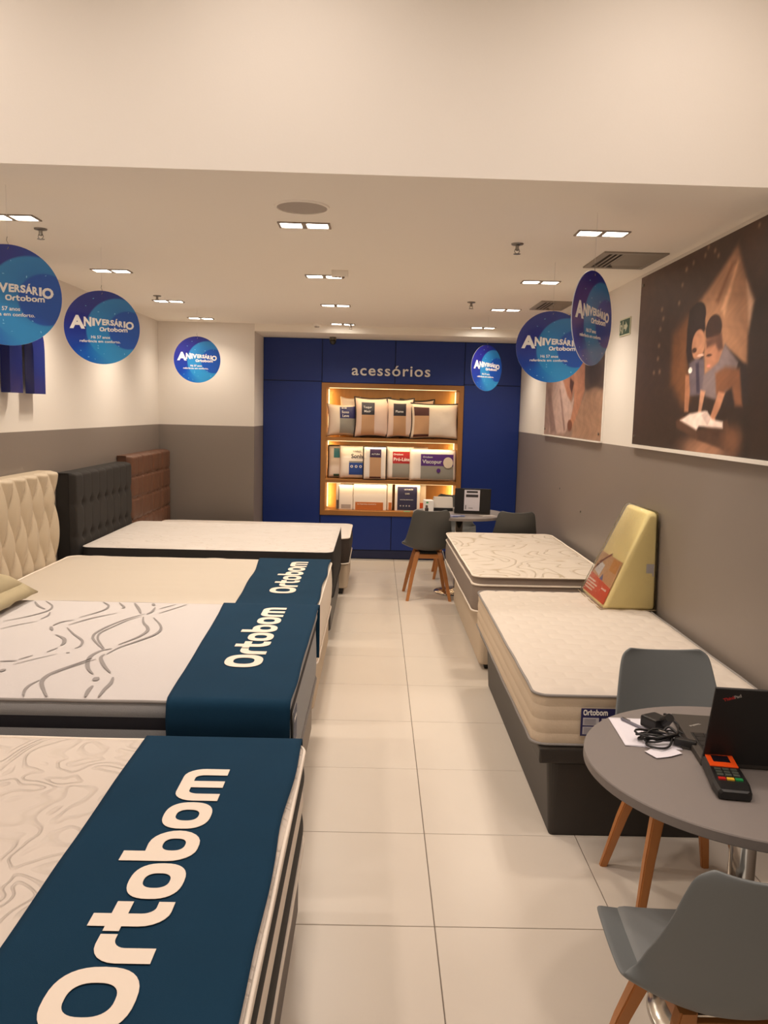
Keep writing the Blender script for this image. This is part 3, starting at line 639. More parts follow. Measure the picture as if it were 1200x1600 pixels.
for v_ in bm.verts: v_.co.x -= (-2.15-.275)/2; v_.co.y -= (2.62+3.985)/2
put('wave_print', bm, M('grey_stitching', (140, 134, 132), .8), mb2, loc=(0, 0, .687-.33+.0068))
# 3
def h3(x, y): return .005*noise.noise(Vector((x*1.3, y*9, 2)))+.006*math.exp(-((y-5.5)/.06)**2)*math.sin(x*16)
mattress('mattress', 'cream mattress between the wavy-lined bed and the black-sided bed', -2.08, -.29, 4.18, 5.565, [(.31, .62, CREAMF, .010)], CREAMY, h3, 80, 60, (.31, .62), CREAMF)
bed_base('divan', 'cream upholstered base under the plain cream mattress', -2.10, -.30, 4.2, 5.545, .07, .31, BEIGEB)
# 4
t4 = scribble('dashed_quilt', (204, 196, 189), (190, 176, 164), 5, .035, stretch=(.35, 1, 1), depth=.004)
mattress('mattress', 'white quilted mattress with black sides below the black headboard', -2.085, -.29, 5.76, 7.14, [(.31, .65, CHAR, .008)], t4, lambda x, y: .003*noise.noise(Vector((x*3, y*9, 4))), 80, 60, (.31,), CHAR)
bed_base('divan', 'black upholstered base of the bed with the black headboard', -2.10, -.30, 5.78, 7.12, .07, .31, BLKLEA)
# 5
t5 = M('white_quilt_far', (216, 207, 198), .85, bump=.3, bscale=20, bdist=.006)
BRNS = M('dark_brown_side', (58, 48, 42), .8)
mattress('mattress', 'farthest left mattress, white with dark brown sides', -2.10, -.225, 7.27, 8.2, [(.28, .52, BRNS, .012)], t5, None, 40, 30, (.28, .52), CREAMF)
bed_base('divan', 'beige upholstered base with black feet at the farthest left bed', -2.09, -.232, 7.29, 8.18, .06, .28, BEIGEB)
# right beds
t6 = scribble('scrolled_quilt', (208, 196, 182), (180, 164, 142), 2.0, .10, stretch=(1, 1, 1), depth=.006)
def h6(x, y): return .004*noise.noise(Vector((x*9, y*9, 7)))
mattress('mattress', 'pillow-top mattress with scroll stitching and taupe sides, right', .63, 1.53, 5.10, 6.98,
         [(.40, .572, TAUPE, .008), (.572, .585, CREAMF, .006), (.585, .632, TAUPE, -.004)], t6, h6, 50, 80, (.40, .58, .635), CREAMF, rz=math.radians(.6))
bed_base('divan', 'beige suede base under the pillow-top mattress on the right', .70, 1.53, 5.16, 6.96, .04, .40, BEIGEB)
def h7(x, y):
    u, v = x/.115, y/.085; r_ = math.floor(v); u += .5*(r_ % 2); fu, fv = u-math.floor(u), v-r_
    return .007*(math.sin(PI*fu)*math.sin(PI*fv))**.5-.003
t7 = M('cream_puffed_quilt', (205, 194, 182), .85, bump=.08, bscale=60)
CRS = M('beige_knit_border', (205, 186, 162), .85, bump=.2, bscale=110)
m7 = mattress('mattress', 'cream puff-quilted mattress nearest on the right, with grey piping', .64, 1.55, 3.06, 4.90,
         [(.375, .425, CRS, .0025), (.425, .48, CRS, .0025), (.48, .535, CRS, .0025), (.535, .582, CRS, .002)], t7, h7, 110, 200, (.375, .582), GREYPIPE, r=.06)
bed_base('divan', 'black leatherette storage base under the cream puff-quilted mattress', .70, 1.56, 3.05, 4.88, 0.0, .315, SLATE, feet=False, lip=.04, taper=.02)
# label on its near end
t = thing('mattress_label', 'navy paper label with white print on near end of right mattress', 'label', (.905, 3.045, .48))
NAVYP = M('navy_paper', (34, 32, 84), .5)
put('card', B(-.088, .088, -.001, .001, -.055, .055), NAVYP, t)
o = put('wordmark_print', wordmark(.095, .017, .0003), LETW, t); orient(o, (-.08, -.0016, .028), (1, 0, 0), (0, 0, 1))
LG = M('label_grey', (188, 184, 188), .6)
bm = bmesh.new(); box(bm, -.08, -.018, -.0018, -.001, -.012, .018); box(bm, -.08, -.03, -.0018, -.001, -.048, -.018); box(bm, -.008, .08, -.0018, -.001, -.048, .016); put('text_box', bm, LG, t)
bm = bmesh.new()
for k in range(4): box(bm, -.075, -.03, -.0022, -.0018, .011-k*.006, .013-k*.006)
for k in range(5): box(bm, -.075, -.036, -.0022, -.0018, -.024-k*.005, -.0225-k*.005)
put('small_print', bm, M('print_grey', (90, 84, 100), .6), t)
# blue tag on the wavy-lined mattress end
t = thing('mattress_label', 'small blue and grey label on the aisle end of the wavy-lined mattress', 'label', (-.262, 2.76, .50))
put('card', B(-.001, .001, -.05, .05, -.08, .12), M('pale_tag', (150, 152, 156), .5), t)
put('blue_panel', B(.001, .002, -.05, .05, .0, .12), M('tag_blue', (20, 44, 84), .5), t)
o = put('wordmark_print', wordmark(.075, .013, .0003), LETW, t); orient(o, (.0024, -.038, .08), (0, 1, 0), (0, 0, 1))

# ------------------------------------------------------------ printed runners
def runner(label, xa, xb, y0, y1, ztop, znear, zfar, tx0, tx1, tyl, ty0, crown, seed):
    """cloth strip laid across the foot of the bed from side to side, hanging down at both"""
    t = thing('bed_runner', label, 'bed runner', ((xa+xb)/2, (y0+y1)/2, ztop), 0, 'printed bed runners')
    cx, cy = (xa+xb)/2, (y0+y1)/2; hd = (y1-y0)/2
    prof = []
    zt = crown
    for k in range(9): prof.append((-hd-.016-.006*math.sin(k), znear-ztop+(zt-.03-znear+ztop)*k/9))
    for k in range(6): a = k/5*PI/2; prof.append((-hd+.014-.03*math.cos(a), zt-.03+.03*math.sin(a)))
    for k in range(1, 30): prof.append((-hd+.014+(2*hd-.028)*k/30, zt))
    for k in range(6): a = PI/2-k/5*PI/2; prof.append((hd-.014+.03*math.cos(a), zt-.03+.03*math.sin(a)))
    for k in range(1, 7): prof.append((hd+.016, zt-.03-(zt-.03-zfar+ztop)*k/6))
    bm = bmesh.new(); n = len(prof)-1
    def fn(u, v):
        i = v*n; i0 = min(int(i), n-1); f = i-i0; y = prof[i0][0]*(1-f)+prof[i0+1][0]*f; z = prof[i0][1]*(1-f)+prof[i0+1][1]*f
        edge = .012*noise.noise(Vector((y*2.3, seed, 5)))*(1-u)+.010*noise.noise(Vector((y*3.1, seed, 9)))*u
        x = (xa-cx)+(xb-xa)*u+edge-.03*(1-u)*(y/hd if abs(y) < hd else math.copysign(1, y))*(1 if seed != 1 else .2)
        fl = .0018*abs(noise.noise(Vector((x*6, y*5, seed)))) if abs(y) < hd-.02 else .004*noise.noise(Vector((x*9, z*3, seed)))
        return (x, y-(fl if y < -hd+.02 else 0), z+(fl if abs(y) < hd-.02 else 0))
    grid(bm, 26, n, fn); o = put('cloth', bm, RUN, t)
    md = o.modifiers.new('thick', 'SOLIDIFY'); md.thickness = .003; md.offset = 1
    # lettering reads along the bed side, tops towards the wall
    me = wordmark(tyl, abs(tx1-tx0), .0004)
    o = put('wordmark_print', me, RUNP, t); orient(o, (tx0-cx, ty0-cy, crown+.0062), (0, 1, 0), (-1, 0, 0))
    return t
runner('blue bed runner with cream lettering, on the nearest left bed', -.70, -.212, 1.10, 2.50, .60, .32, .42, -.398, -.518, 1.015, 1.235, .0165, 1)
runner('blue bed runner on the wavy-lined mattress, its near end hanging down', -.70, -.262, 2.62, 3.985, .687, .38, .42, -.413, -.52, .93, 2.95, .0085, 2)
runner('farthest blue bed runner, on the plain cream mattress', -.745, -.292, 4.18, 5.565, .62, .28, .36, -.435, -.545, .96, 4.46, .0165, 3)

# ------------------------------------------------------------ headboards
def headboard(name, label, y0, y1, z0, z1, thick, m, hfn, ny, nz, x=XL+.004, btn=None, bmat=None):
    t = thing(name, label, 'headboard', (x, (y0+y1)/2, 0))
    hw = (y1-y0)/2
    bm = bmesh.new()
    box(bm, 0, thick*.7, -hw+.004, hw-.004, z0, z1-.004, bev=.006); put('back_board', bm, m, t)
    bm = bmesh.new()
    def fn(u, v):
        y = hw-2*hw*u; z = z0+(z1-z0)*v
        e = min(hw-abs(y), z1-z, (z-z0)+.03); f = max(0, min(1, e/.022)); f = math.sqrt(1-(1-f)**2)
        return (thick*.68+(thick*.32+hfn(y, z))*f, y, z+(.0 if v < 1 else 0))
    grid(bm, ny, nz, fn); put('tufted_front', bm, m, t)
    # close top and ends
    bm = bmesh.new(); box(bm, 0, thick*.7, -hw, hw, z1-.006, z1, bev=.002); put('top_edge', bm, m, t)
    if btn:
        for y, z in btn:
            bm = bmesh.new(); c = thick*.68+thick*.32+hfn(y, z)
            V = [bm.verts.new((c+.006*math.cos(a), y+.011*math.sin(a)*math.cos(b), z+.011*math.sin(a)*math.sin(b))) for a in (PI/2,) for b in [2*PI*k/10 for k in range(10)]]
            tip = bm.verts.new((c+.009, y, z))
            for k in range(10): bm.faces.new((V[k], V[(k+1) % 10], tip))
            put('button', bm, bmat or m, t)
    return t
def hc(y, z):
    a = (y+.02)/.17; b = (z-.62)/.40
    u, v = a+b, a-b
    w_ = .035*math.sin(9*z+3*y)
    k = (abs(math.sin(PI*(u+w_)))*abs(math.sin(PI*(v-w_))))
    return .045*(k**.42)-.03
def pts_c():
    o = []
    for i in range(-12, 13):
        for j in range(-12, 13):
            a, b = (i+j)/2, (i-j)/2; y, z = a*.17-.02, b*.40+.62
            if abs(y) < .62 and .6 < z < 1.15: o.append((y, z))
    return o
CRLEA = M('cream_leatherette', (198, 182, 158), .5, bump=.1, bscale=60)
headboard('headboard', 'cream diamond-tufted headboard at the left edge', 4.06, 5.44, .3, 1.215, .13, CRLEA, hc, 150, 90, btn=pts_c())
def hb(y, z):
    fy = abs(((y/.168) % 1)-.5)*2; fz = abs((((z-.72)/.235) % 1)-.5)*2   # 1 at the seams
    s = .004*(1-fy**14) + .001
    d = math.hypot((fy-1)*.08, (fz-1)*.11)
    return s-.020*math.exp(-(d/.028)**2)-.004*math.exp(-((fz-1)*.11/.012)**2)*math.exp(-((fy-1)*.08/.05)**2)
hbp = [((i+.0)*.168, .72+.235*j) for i in range(-3, 4) for j in (0, 1)]
hbp = [(y, z) for y, z in hbp if z < 1.1]
BLKF = M('black_brown_velvet', (36, 31, 27), .85, bump=.15, bscale=200)
headboard('headboard', 'black button-tufted headboard between the cream and brown ones', 5.74, 7.07, .3, 1.175, .135, BLKF, hb, 150, 90, btn=hbp)
def hr(y, z):
    fy = abs(((y/.33) % 1)-.5)*2; fz = abs((((z-.66)/.19) % 1)-.5)*2
    gy = abs(((y/.165) % 1)-.5)*2
    s = .018*(1-fy**10)*(1-.5*fz**10)-.006*gy**16
    return s-.014*math.exp(-((fz-1)*.095/.012)**2)*(.35+.65*gy**3)
BRF = M('brown_leather', (98, 64, 45), .5, bump=.15, bscale=80, var=.1)
headboard('headboard', 'brown leather headboard with stitched square panels, farthest left', 7.10, 8.42, .3, 1.225, .12, BRF, hr, 150, 90)

# khaki pillow on bed at the left edge
def pillow_mesh(w_, h_, d_, p=3.0, pin=.07, n=22, wr=.006, seed=1, flange=0):
    bm = bmesh.new()
    def S(u, v, s):
        u0, v0 = u, v
        x = w_/2*u*(1-pin*(1-v*v)*abs(u)); z = h_/2*v*(1-pin*(1-u*u)*abs(v))
        th = d_/2*math.sqrt(max(0, (1-abs(u)**p)*(1-abs(v)**p)))
        th += wr*noise.noise(Vector((x*9, z*9, seed)))*min(1, th*30)
        return Vector((x, s*th, z))
    V = {}
    for s in (-1, 1):
        for j in range(n+1):
            for i in range(n+1):
                u, v = -1+2*i/n, -1+2*j/n; u = math.copysign(abs(u)**.8, u); v = math.copysign(abs(v)**.8, v)
                if i in (0, n) or j in (0, n):
                    V[(s, i, j)] = V.get((-s, i, j)) or bm.verts.new(S(u, v, s))
                else: V[(s, i, j)] = bm.verts.new(S(u, v, s))
        for j in range(n):
            for i in range(n):
                q = [V[(s, i, j)], V[(s, i+1, j)], V[(s, i+1, j+1)], V[(s, i, j+1)]]
                if s > 0: q = q[::-1]
                bm.faces.new(q).smooth = True
    edge = [S(-1+2*k/12, -1, 1) for k in range(12)]+[S(1, -1+2*k/12, 1) for k in range(12)]+[S(1-2*k/12, 1, 1) for k in range(12)]+[S(-1, 1-2*k/12, 1) for k in range(12)]
    return bm, S, edge
KH = M('khaki_cotton', (172, 158, 126), .85, bump=.2, bscale=30)
t = thing('pillow', 'khaki flanged pillow lying at the left edge on the wavy-lined bed', 'pillow', (-1.92, 3.60, .80))
t.rotation_euler = (0, math.radians(8), 0)
bm, S, e = pillow_mesh(.42, .74, .21, 2.6, .05, 24, .012, 3); o = put('cushion', bm, KH, t, smooth=True); o.rotation_euler = (PI/2, 0, 0)
bm = bmesh.new(); inn = [(p.x*.97, p.z*.97) for p in e]; n = len(e)
R1 = [bm.verts.new((x, y, .004)) for x, y in inn]; R2 = [bm.verts.new((p.x*1.0+math.copysign(.05, p.x)*(abs(p.x) > .12), p.z+math.copysign(.05, p.z)*(abs(p.z) > .2), -.045+.03*noise.noise(Vector((p.x*14, p.z*14, 3))))) for p in e]
for i in range(n): bm.faces.new((R1[i], R1[(i+1) % n], R2[(i+1) % n], R2[i])).smooth = True
o = put('flange', bm, KH, t); md = o.modifiers.new('th', 'SOLIDIFY'); md.thickness = .006; md.offset = 0

# ------------------------------------------------------------ wedge pillow in its bag
FOAM = M('yellow_foam', (250, 233, 168), .9, bump=.25, bscale=45, bdist=.006)
t = thing('wedge_pillow', 'yellow foam wedge pillow in clear bag leaning against right wall', 'wedge pillow', (1.43, 4.7, .592))
T = [(-.15, 0), (.142, 0), (.138, .545), (.085, .552)]       # x, z of the triangular section
def prism(bm, T, y0, y1, bev=0, sub=0):
    a = [bm.verts.new((x, y0+(.06*z), z)) for x, z in T]; b = [bm.verts.new((x, y1-(.10*z), z)) for x, z in T]; n = len(T)
    bm.faces.new(a); bm.faces.new(b[::-1])
    for i in range(n): bm.faces.new((a[i], b[i], b[(i+1) % n], a[(i+1) % n]))
    if bev: bmesh.ops.bevel(bm, geom=list(bm.edges), offset=bev, segments=3, affect='EDGES', profile=.5)
bm = bmesh.new(); prism(bm, T, -.25, .24, .022); bmesh.ops.recalc_face_normals(bm, faces=bm.faces); put('foam_block', bm, FOAM, t, smooth=True)
# the printed insert on the sloped face
def slope(s, q, off=.004):   # s up the slope 0..1, q from near (0) to far (1)
    x0, z0 = T[0]; x1, z1 = T[3]; x = x0+(x1-x0)*s; z = z0+(z1-z0)*s
    ya = -.25+.06*z+.015; yb_ = .24-.10*z-.015; n_ = Vector((-(z1-z0), 0, (x1-x0))).normalized()
    return (x+n_.x*off, ya+(yb_-ya)*q, z+n_.z*off)
def spatch(name, pts, m, off=.004):
    bm = bmesh.new(); poly(bm, [slope(s, q, off) for s, q in pts]); return put(name, bm, m, t)
spatch('label', [(.04, .0), (.04, .98), (.24, .98), (.20, .0)], M('orange_print', (226, 84, 30), .4))
spatch('label_photo', [(.20, .0), (.24, .98), (.47, .98), (.47, .0)], M('tan_print', (214, 168, 120), .4))
spatch('label_picture', [(.34, .06), (.34, .36), (.46, .36), (.46, .06)], M('amber_print', (214, 150, 70), .4), .005)
spatch('label_picture', [(.24, .62), (.27, .9), (.38, .8), (.36, .58)], M('white_print', (226, 220, 220), .4), .005)
spatch('label_picture', [(.22, .4), (.22, .55), (.28, .5)], M('blue_print', (90, 100, 160), .4), .005)
spatch('label_picture', [(.33, .9), (.48, .5), (.5, .52), (.37, .86), (.24, .98), (.23, .95)], M('rust_print', (150, 70, 34), .4), .0055)
WP = M('white_ink', (250, 226, 206), .5)
for s0, q0, q1 in ((.165, .62, .95), (.135, .5, .95), (.105, .55, .95), (.15, .1, .3), (.075, .6, .95)): spatch('label_text', [(s0, q0), (s0, q1), (s0+.015, q1), (s0+.015, q0)], WP, .0055)
bm = bmesh.new(); box(bm, .085, .128, -.2515, -.25, .19, .26); put('price_tag', bm, M('lilac_tag', (200, 196, 200), .5), t, loc=(0, .014, 0))
# clear bag
m = bpy.data.materials.new('clear_film'); m.use_nodes = True; nt = m.node_tree; nt.nodes.remove(nt.nodes['Principled BSDF'])
tr = nt.nodes.new('ShaderNodeBsdfTransparent'); gl = nt.nodes.new('ShaderNodeBsdfGlossy'); gl.inputs['Roughness'].default_value = .12; mixs = nt.nodes.new('ShaderNodeMixShader')
fr = nt.nodes.new('ShaderNodeFresnel'); fr.inputs[0].default_value = 1.35; nt.links.new(fr.outputs[0], mixs.inputs[0]); nt.links.new(tr.outputs[0], mixs.inputs[1]); nt.links.new(gl.outputs[0], mixs.inputs[2])
nn = nt.nodes.new('ShaderNodeTexNoise'); nn.inputs['Scale'].default_value = 14; nn.inputs['Detail'].default_value = 3; nn.inputs['Distortion'].default_value = 2; bp = nt.nodes.new('ShaderNodeBump'); bp.inputs['Strength'].default_value = 1; bp.inputs['Distance'].default_value = .02
nt.links.new(nn.outputs[0], bp.inputs['Height']); nt.links.new(bp.outputs[0], gl.inputs['Normal']); nt.links.new(nt.nodes['Material Output'].inputs[0].links[0].from_socket if nt.nodes['Material Output'].inputs[0].links else mixs.outputs[0], nt.nodes['Material Output'].inputs[0])
FILM = m
bm = bmesh.new(); prism(bm, [(-.163, -.002), (.147, -.002), (.143, .553), (.078, .563)], -.262, .25, .02); bmesh.ops.recalc_face_normals(bm, faces=bm.faces); put('clear_bag', bm, FILM, t, smooth=True)
bm = bmesh.new(); tube(bm, [(-.162, -.262, .004), (0, -.264, .002), (.145, -.262, .004)], .003, 6); tube(bm, [(-.163, -.26, .004), (-.168, 0, .003), (-.163, .25, .004)], .003, 6)
put('bag_seam', bm, M('film_seam', (170, 150, 120), .3), t)

# ------------------------------------------------------------ chairs
def catm(P, t):
    n = len(P)-1; s = t*n; i = min(int(s), n-1); f = s-i
    a, b, c, d = P[max(0, i-1)], P[i], P[i+1], P[min(n, i+2)]
    return [.5*((2*b[k])+(c[k]-a[k])*f+(2*a[k]-5*b[k]+4*c[k]-d[k])*f*f+(3*b[k]-3*c[k]+d[k]-a[k])*f**3) for k in range(len(b))]
# y, z, half width, side lift
PROF = [(.224, .420, .110, .000), (.222, .430, .165, .004), (.214, .437, .196, .010), (.195, .443, .212, .018), (.12, .444, .225, .032), (.02, .437, .235, .046), (-.08, .434, .242, .062), (-.145, .446, .240, .080),
        (-.185, .485, .222, .092), (-.208, .545, .208, .088), (-.226, .605, .196, .074), (-.242, .672, .184, .058), (-.256, .744, .172, .044), (-.266, .794, .158, .036), (-.27, .815, .128, .030)]
def shell_pt(t_, u, lift=1, off=0):
    y, z, hw, sl = catm(PROF, t_); y2, z2, _, _ = catm(PROF, min(1, t_+.01)); y1, z1, _, _ = catm(PROF, max(0, t_-.01))
    d = Vector((0, y2-y1, z2-z1)).normalized(); n = Vector((0, -d.z, d.y)); n = -n if n.z < 0 or (t_ > .55 and n.y < 0) else n
    top = max(0, (t_-.9)/.1)
    p = Vector((hw*u, y, z))+n*(sl*abs(u)**2.2*lift+off)
    p.z += top*.010*(abs(u)**2-.6)
    return p
def make_chair(name, label, shellm, padm):
    t = thing(name, label, 'chair', (0, 0, 0), 0, 'grey shell chairs with wooden legs')
    bm = bmesh.new(); grid(bm, 20, 40, lambda u, v: shell_pt(v, 2*u-1)); o = put('seat_shell', bm, shellm, t)
    md = o.modifiers.new('th', 'SOLIDIFY'); md.thickness = .009; md.offset = -1
    md = o.modifiers.new('sub', 'SUBSURF'); md.levels = 1; md.render_levels = 1
    bm = bmesh.new()
    def padf(u, v):
        uu = (2*u-1); tt = .12+.36*v
        e = min(1-abs(uu), v*2.2, (1-v)*2.2); e = max(0, min(1, e/.22)); h = .014*math.sqrt(1-(1-e)**2)
        wsc = .80 if v > .1 else .80-.12*(1-v/.1)**2
        wsc -= .14*max(0, (v-.8)/.2)**2
        return shell_pt(tt, uu*wsc, 1, .001+h)
    grid(bm, 24, 24, padf); put('seat_pad', bm, padm, t)
    # wooden legs, splayed, joined by a cross frame
    for sx in (-1, 1):
        for sy in (-1, 1):
            bm = bmesh.new(); rings = []
            for z, x, y, s in ((0.0, .19, .20, .013), (.22, .148, .148, .0175), (.40, .105, .10, .021), (.425, .096, .09, .019)):
                rings.append([bm.verts.new((sx*x+a*s, sy*y+b*s*.9, z)) for a, b in ((-1, -1), (1, -1), (1, 1), (-1, 1))])
            for a, b in zip(rings, rings[1:]):
                for i in range(4): bm.faces.new((a[i], a[(i+1) % 4], b[(i+1) % 4], b[i]))
            bm.faces.new(rings[0][::-1]); bm.faces.new(rings[-1])
            bmesh.ops.recalc_face_normals(bm, faces=bm.faces)
            bmesh.ops.bevel(bm, geom=[e for e in bm.edges if abs(e.verts[0].co.z-e.verts[1].co.z) > .02], offset=.004, segments=2, affect='EDGES')
            put('leg', bm, BEECH, t)
    bm = bmesh.new()
    box(bm, -.10, .10, .086, .106, .365, .405, bev=.003); box(bm, -.10, .10, -.106, -.086, .365, .405, bev=.003)
    box(bm, -.106, -.088, -.09, .09, .37, .405, bev=.003); box(bm, .088, .106, -.09, .09, .37, .405, bev=.003)
    put('leg_frame', bm, BEECH, t)
    bm = bmesh.new(); box(bm, -.08, .08, -.08, .08, .402, .42, bev=.003); put('mounting_plate', bm, BLACKP, t)
    return t
ch0 = make_chair('dining_chair', 'grey shell chair nearest the camera, its back turned to us', SHELL, PADM)
def place(o, x, y, a): o.location = (x, y, 0); o.rotation_euler = (0, 0, math.radians(a)); return o
place(ch0, .775, 1.665, 0)
c = copy_tree(ch0); place(c, 1.07, 2.66, 180); c['label'] = 'grey shell chair between the near round table and cream mattress'
ch1 = make_chair('dining_chair', 'grey shell chair with visible wooden legs left of far table', SHELLD, SHELLD); place(ch1, .485, 7.31, 3)
c = copy_tree(ch1); place(c, 1.25, 7.33, -2); c['label'] = 'grey shell chair right of the far table, beside the grey wall'
c = copy_tree(ch1); place(c, .805, 8.28, 178); c['label'] = 'grey shell chair mostly hidden behind the far round table'

# ------------------------------------------------------------ tables
def make_table(label, x, y, r=.43):
    t = thing('round_table', label, 'table', (x, y, 0), 0, 'round grey pedestal tables')
    bm = bmesh.new(); lathe(bm, [(r-.003, .723), (r, .726), (r, .747), (r-.002, .75)], 96); put('tabletop', bm, TABLET, t)
    bm = bmesh.new(); lathe(bm, [(.10, .715), (.10, .7225)], 24); put('mounting_plate', bm, BLACKP, t)
    bm = bmesh.new(); lathe(bm, [(.034, .02), (.034, .715)], 28); put('column', bm, CHROME, t, smooth=True)
    bm = bmesh.new(); lathe(bm, [(.215, .0), (.218, .004), (.214, .012), (.16, .018), (.05, .03), (.036, .045)], 56); put('base_disc', bm, CHROME, t, smooth=True)
    return t
make_table('near round grey table with the open laptop and card reader', 1.012, 2.07)
make_table('far round grey table in front of the lit shelves', .785, 7.51)

# ------------------------------------------------------------ things on the near table
TZ = .75
PAPER = M('paper', (232, 228, 236), .7)
for k, (dx, dy, a, lab) in enumerate(((0, 0, -3, 'white sheet of paper under the coiled black cable'), (.012, -.006, -8, 'lower white paper sheet sticking out beneath the top sheet'))):
    z = TZ+.0005+.0015*(1-k)
    t = thing('paper_sheet', lab, 'paper', (.79+dx, 2.27+dy, z), math.radians(a), 'papers on the near table')
    bm = bmesh.new(); grid(bm, 10, 12, lambda u, v: ((u-.5)*.15, (v-.5)*.21, .0008*noise.noise(Vector((u*3, v*3, k))) + .001))
    o = put('sheet', bm, PAPER, t); md = o.modifiers.new('t', 'SOLIDIFY'); md.thickness = .0006
t = thing('paper_sheet', 'small crumpled white slip at the near end of the cable', 'paper', (.80, 2.125, TZ+.001), .4, 'papers on the near table')
bm = bmesh.new(); grid(bm, 8, 8, lambda u, v: ((u-.5)*.09, (v-.5)*.06*(1-.4*abs(u-.5)), .003+.003*noise.noise(Vector((u*5, v*5, 8))))); put('sheet', bm, PAPER, t)
t = thing('pen', 'grey pen lying on the white papers', 'pen', (.785, 2.30, TZ+.0085), math.radians(-62))
bm = bmesh.new(); tube(bm, [(-.065, 0, 0), (.05, 0, 0)], .0042, 10); put('barrel', bm, M('pen_grey', (120, 118, 128), .35), t)
bm = bmesh.new(); tube(bm, [(.05, 0, 0), (.06, 0, -.001), (.068, 0, -.001)], .0028, 8); put('tip', bm, STEEL, t)
bm = bmesh.new(); tube(bm, [(-.062, 0, .006), (-.03, 0, .006)], .0012, 6); put('clip', bm, STEEL, t)
# charger with coiled cable
t = thing('power_adapter', 'black plug adapter with coiled cable on the papers', 'charger', (.845, 2.235, TZ+.006))
bm = bmesh.new(); box(bm, -.03, .03, -.025, .035, .0, .034, bev=.007); o = put('plug_body', bm, BLACKP, t, loc=(-.01, .055, .002)); o.rotation_euler = (0, 0, .5)
bm = bmesh.new(); cyl(bm, (0, 0, 0), .017, .03, 16, .013); o = put('plug_barrel', bm, BLACKP, t, loc=(.008, .035, .03)); o.rotation_euler = (.9, 0, .2)
bm = bmesh.new(); rr = random.Random(5)
coil = []
for k in range(96):
    a = k/96*2*PI*6; kx = .05+.012*math.sin(a*.37+1); coil.append((-.035+kx*math.cos(a)*1.0+.006*math.sin(a*.5), -.035+.024*math.sin(a)+.006*math.cos(a*.3), .006+.018*k/96+.006*math.sin(a*1.7)))
tube(bm, coil, .0032, 6); put('coiled_cable', bm, BLACKP, t)
bm = bmesh.new()
tube(bm, smoothpath([(.01, .05, .045), (.03, .085, .03), (.055, .06, .012), (.045, .02, .006), (.07, .0, .005), (.092, .012, .006)], 6), .0032, 6)
tube(bm, smoothpath([(-.06, -.04, .006), (-.08, -.075, .004), (-.05, -.1, .004), (-.02, -.085, .005), (.0, -.05, .02)], 6), .0032, 6)
tube(bm, smoothpath([(-.02, -.03, .025), (.0, -.02, .034), (.02, -.045, .02), (.035, -.06, .008)], 6), .0036, 6)
put('cable', bm, BLACKP, t)
bm = bmesh.new(); box(bm, -.03, .03, -.011, .011, 0, .02, bev=.005); o = put('inline_brick', bm, BLACKP, t, loc=(.028, -.072, .001)); o.rotation_euler = (0, 0, math.radians(-28))
bm = bmesh.new(); box(bm, -.012, .012, -.006, .006, 0, .01, bev=.003); put('connector', bm, BLACKP, t, loc=(.1, .014, .001))
bm = bmesh.new(); tube(bm, smoothpath([(-.035, -.035, .03), (-.02, -.05, .03), (-.01, -.04, .02)], 4), .002, 6); put('cable_tie', bm, STEEL, t)
# card terminal
t = thing('card_reader', 'black card payment terminal with orange screen surround', 'card reader', (.895, 1.955, TZ), math.radians(-10))
bm = bmesh.new()
prof = [(-.105, .018, .034), (-.08, .016, .043), (-.02, .0, .043), (.04, .0, .040), (.10, .0, .038)]
def dev(u, v):
    return None
rings = []
for y, z0, hw in ((-.105, .004, .033), (-.10, .001, .039), (-.06, .0005, .043), (.0, .0005, .041), (.09, .0005, .038), (.10, .002, .035)):
    zt = {-.105: .022, -.10: .026, -.06: .031, .0: .034, .09: .038, .10: .036}[y]
    rings.append([bm.verts.new(p) for p in ((-hw+.004, y, z0), (hw-.004, y, z0), (hw, y, z0+.006), (hw, y, zt-.006), (hw-.006, y, zt), (-hw+.006, y, zt), (-hw, y, zt-.006), (-hw, y, z0+.006))])
for a, b in zip(rings, rings[1:]):
    for i in range(8): bm.faces.new((a[i], b[i], b[(i+1) % 8], a[(i+1) % 8]))
bm.faces.new(rings[0]); bm.faces.new(rings[-1][::-1]); bmesh.ops.recalc_face_normals(bm, faces=bm.faces); put('body', bm, BLACKP, t)
def top(x, y): return (x, y, .034+.0445*max(0, y)*.9 + (.05*y if y < 0 else 0))
def plate(name, x0, x1, y0, y1, m, h=.001, h2=.0015):
    bm = bmesh.new(); z = [.0345+(.0445*y if y > 0 else .05*y) for y in (y0, y1)]
    V = [bm.verts.new(p) for p in ((x0, y0, z[0]-h), (x1, y0, z[0]-h), (x1, y1, z[1]-h), (x0, y1, z[1]-h), (x0, y0, z[0]+h2), (x1, y0, z[0]+h2), (x1, y1, z[1]+h2), (x0, y1, z[1]+h2))]
    for f in ((3, 2, 1, 0), (4, 5, 6, 7), (0, 1, 5, 4), (1, 2, 6, 5), (2, 3, 7, 6), (3, 0, 4, 7)): bm.faces.new([V[i] for i in f])
    return put(name, bm, m, t)
plate('screen_surround', -.034, .034, .012, .095, M('orange_plastic', (238, 84, 24), .4))
plate('screen', -.021, .021, .036, .072, M('dark_screen', (28, 22, 30), .2), .001, .0022)
KEY = M('key_grey', (70, 74, 66), .5)
for r_ in range(3):
    for c_ in range(3): plate('key', -.027+c_*.019, -.012+c_*.019, -.008-r_*.015, .002-r_*.015, KEY, .001, .002)
for c_, m in enumerate((M('key_red', (176, 34, 26), .4), M('key_yellow', (222, 176, 50), .4), M('key_green', (30, 130, 70), .4))):
    plate('key', -.029+c_*.020, -.012+c_*.020, -.060, -.049, m, .001, .003)
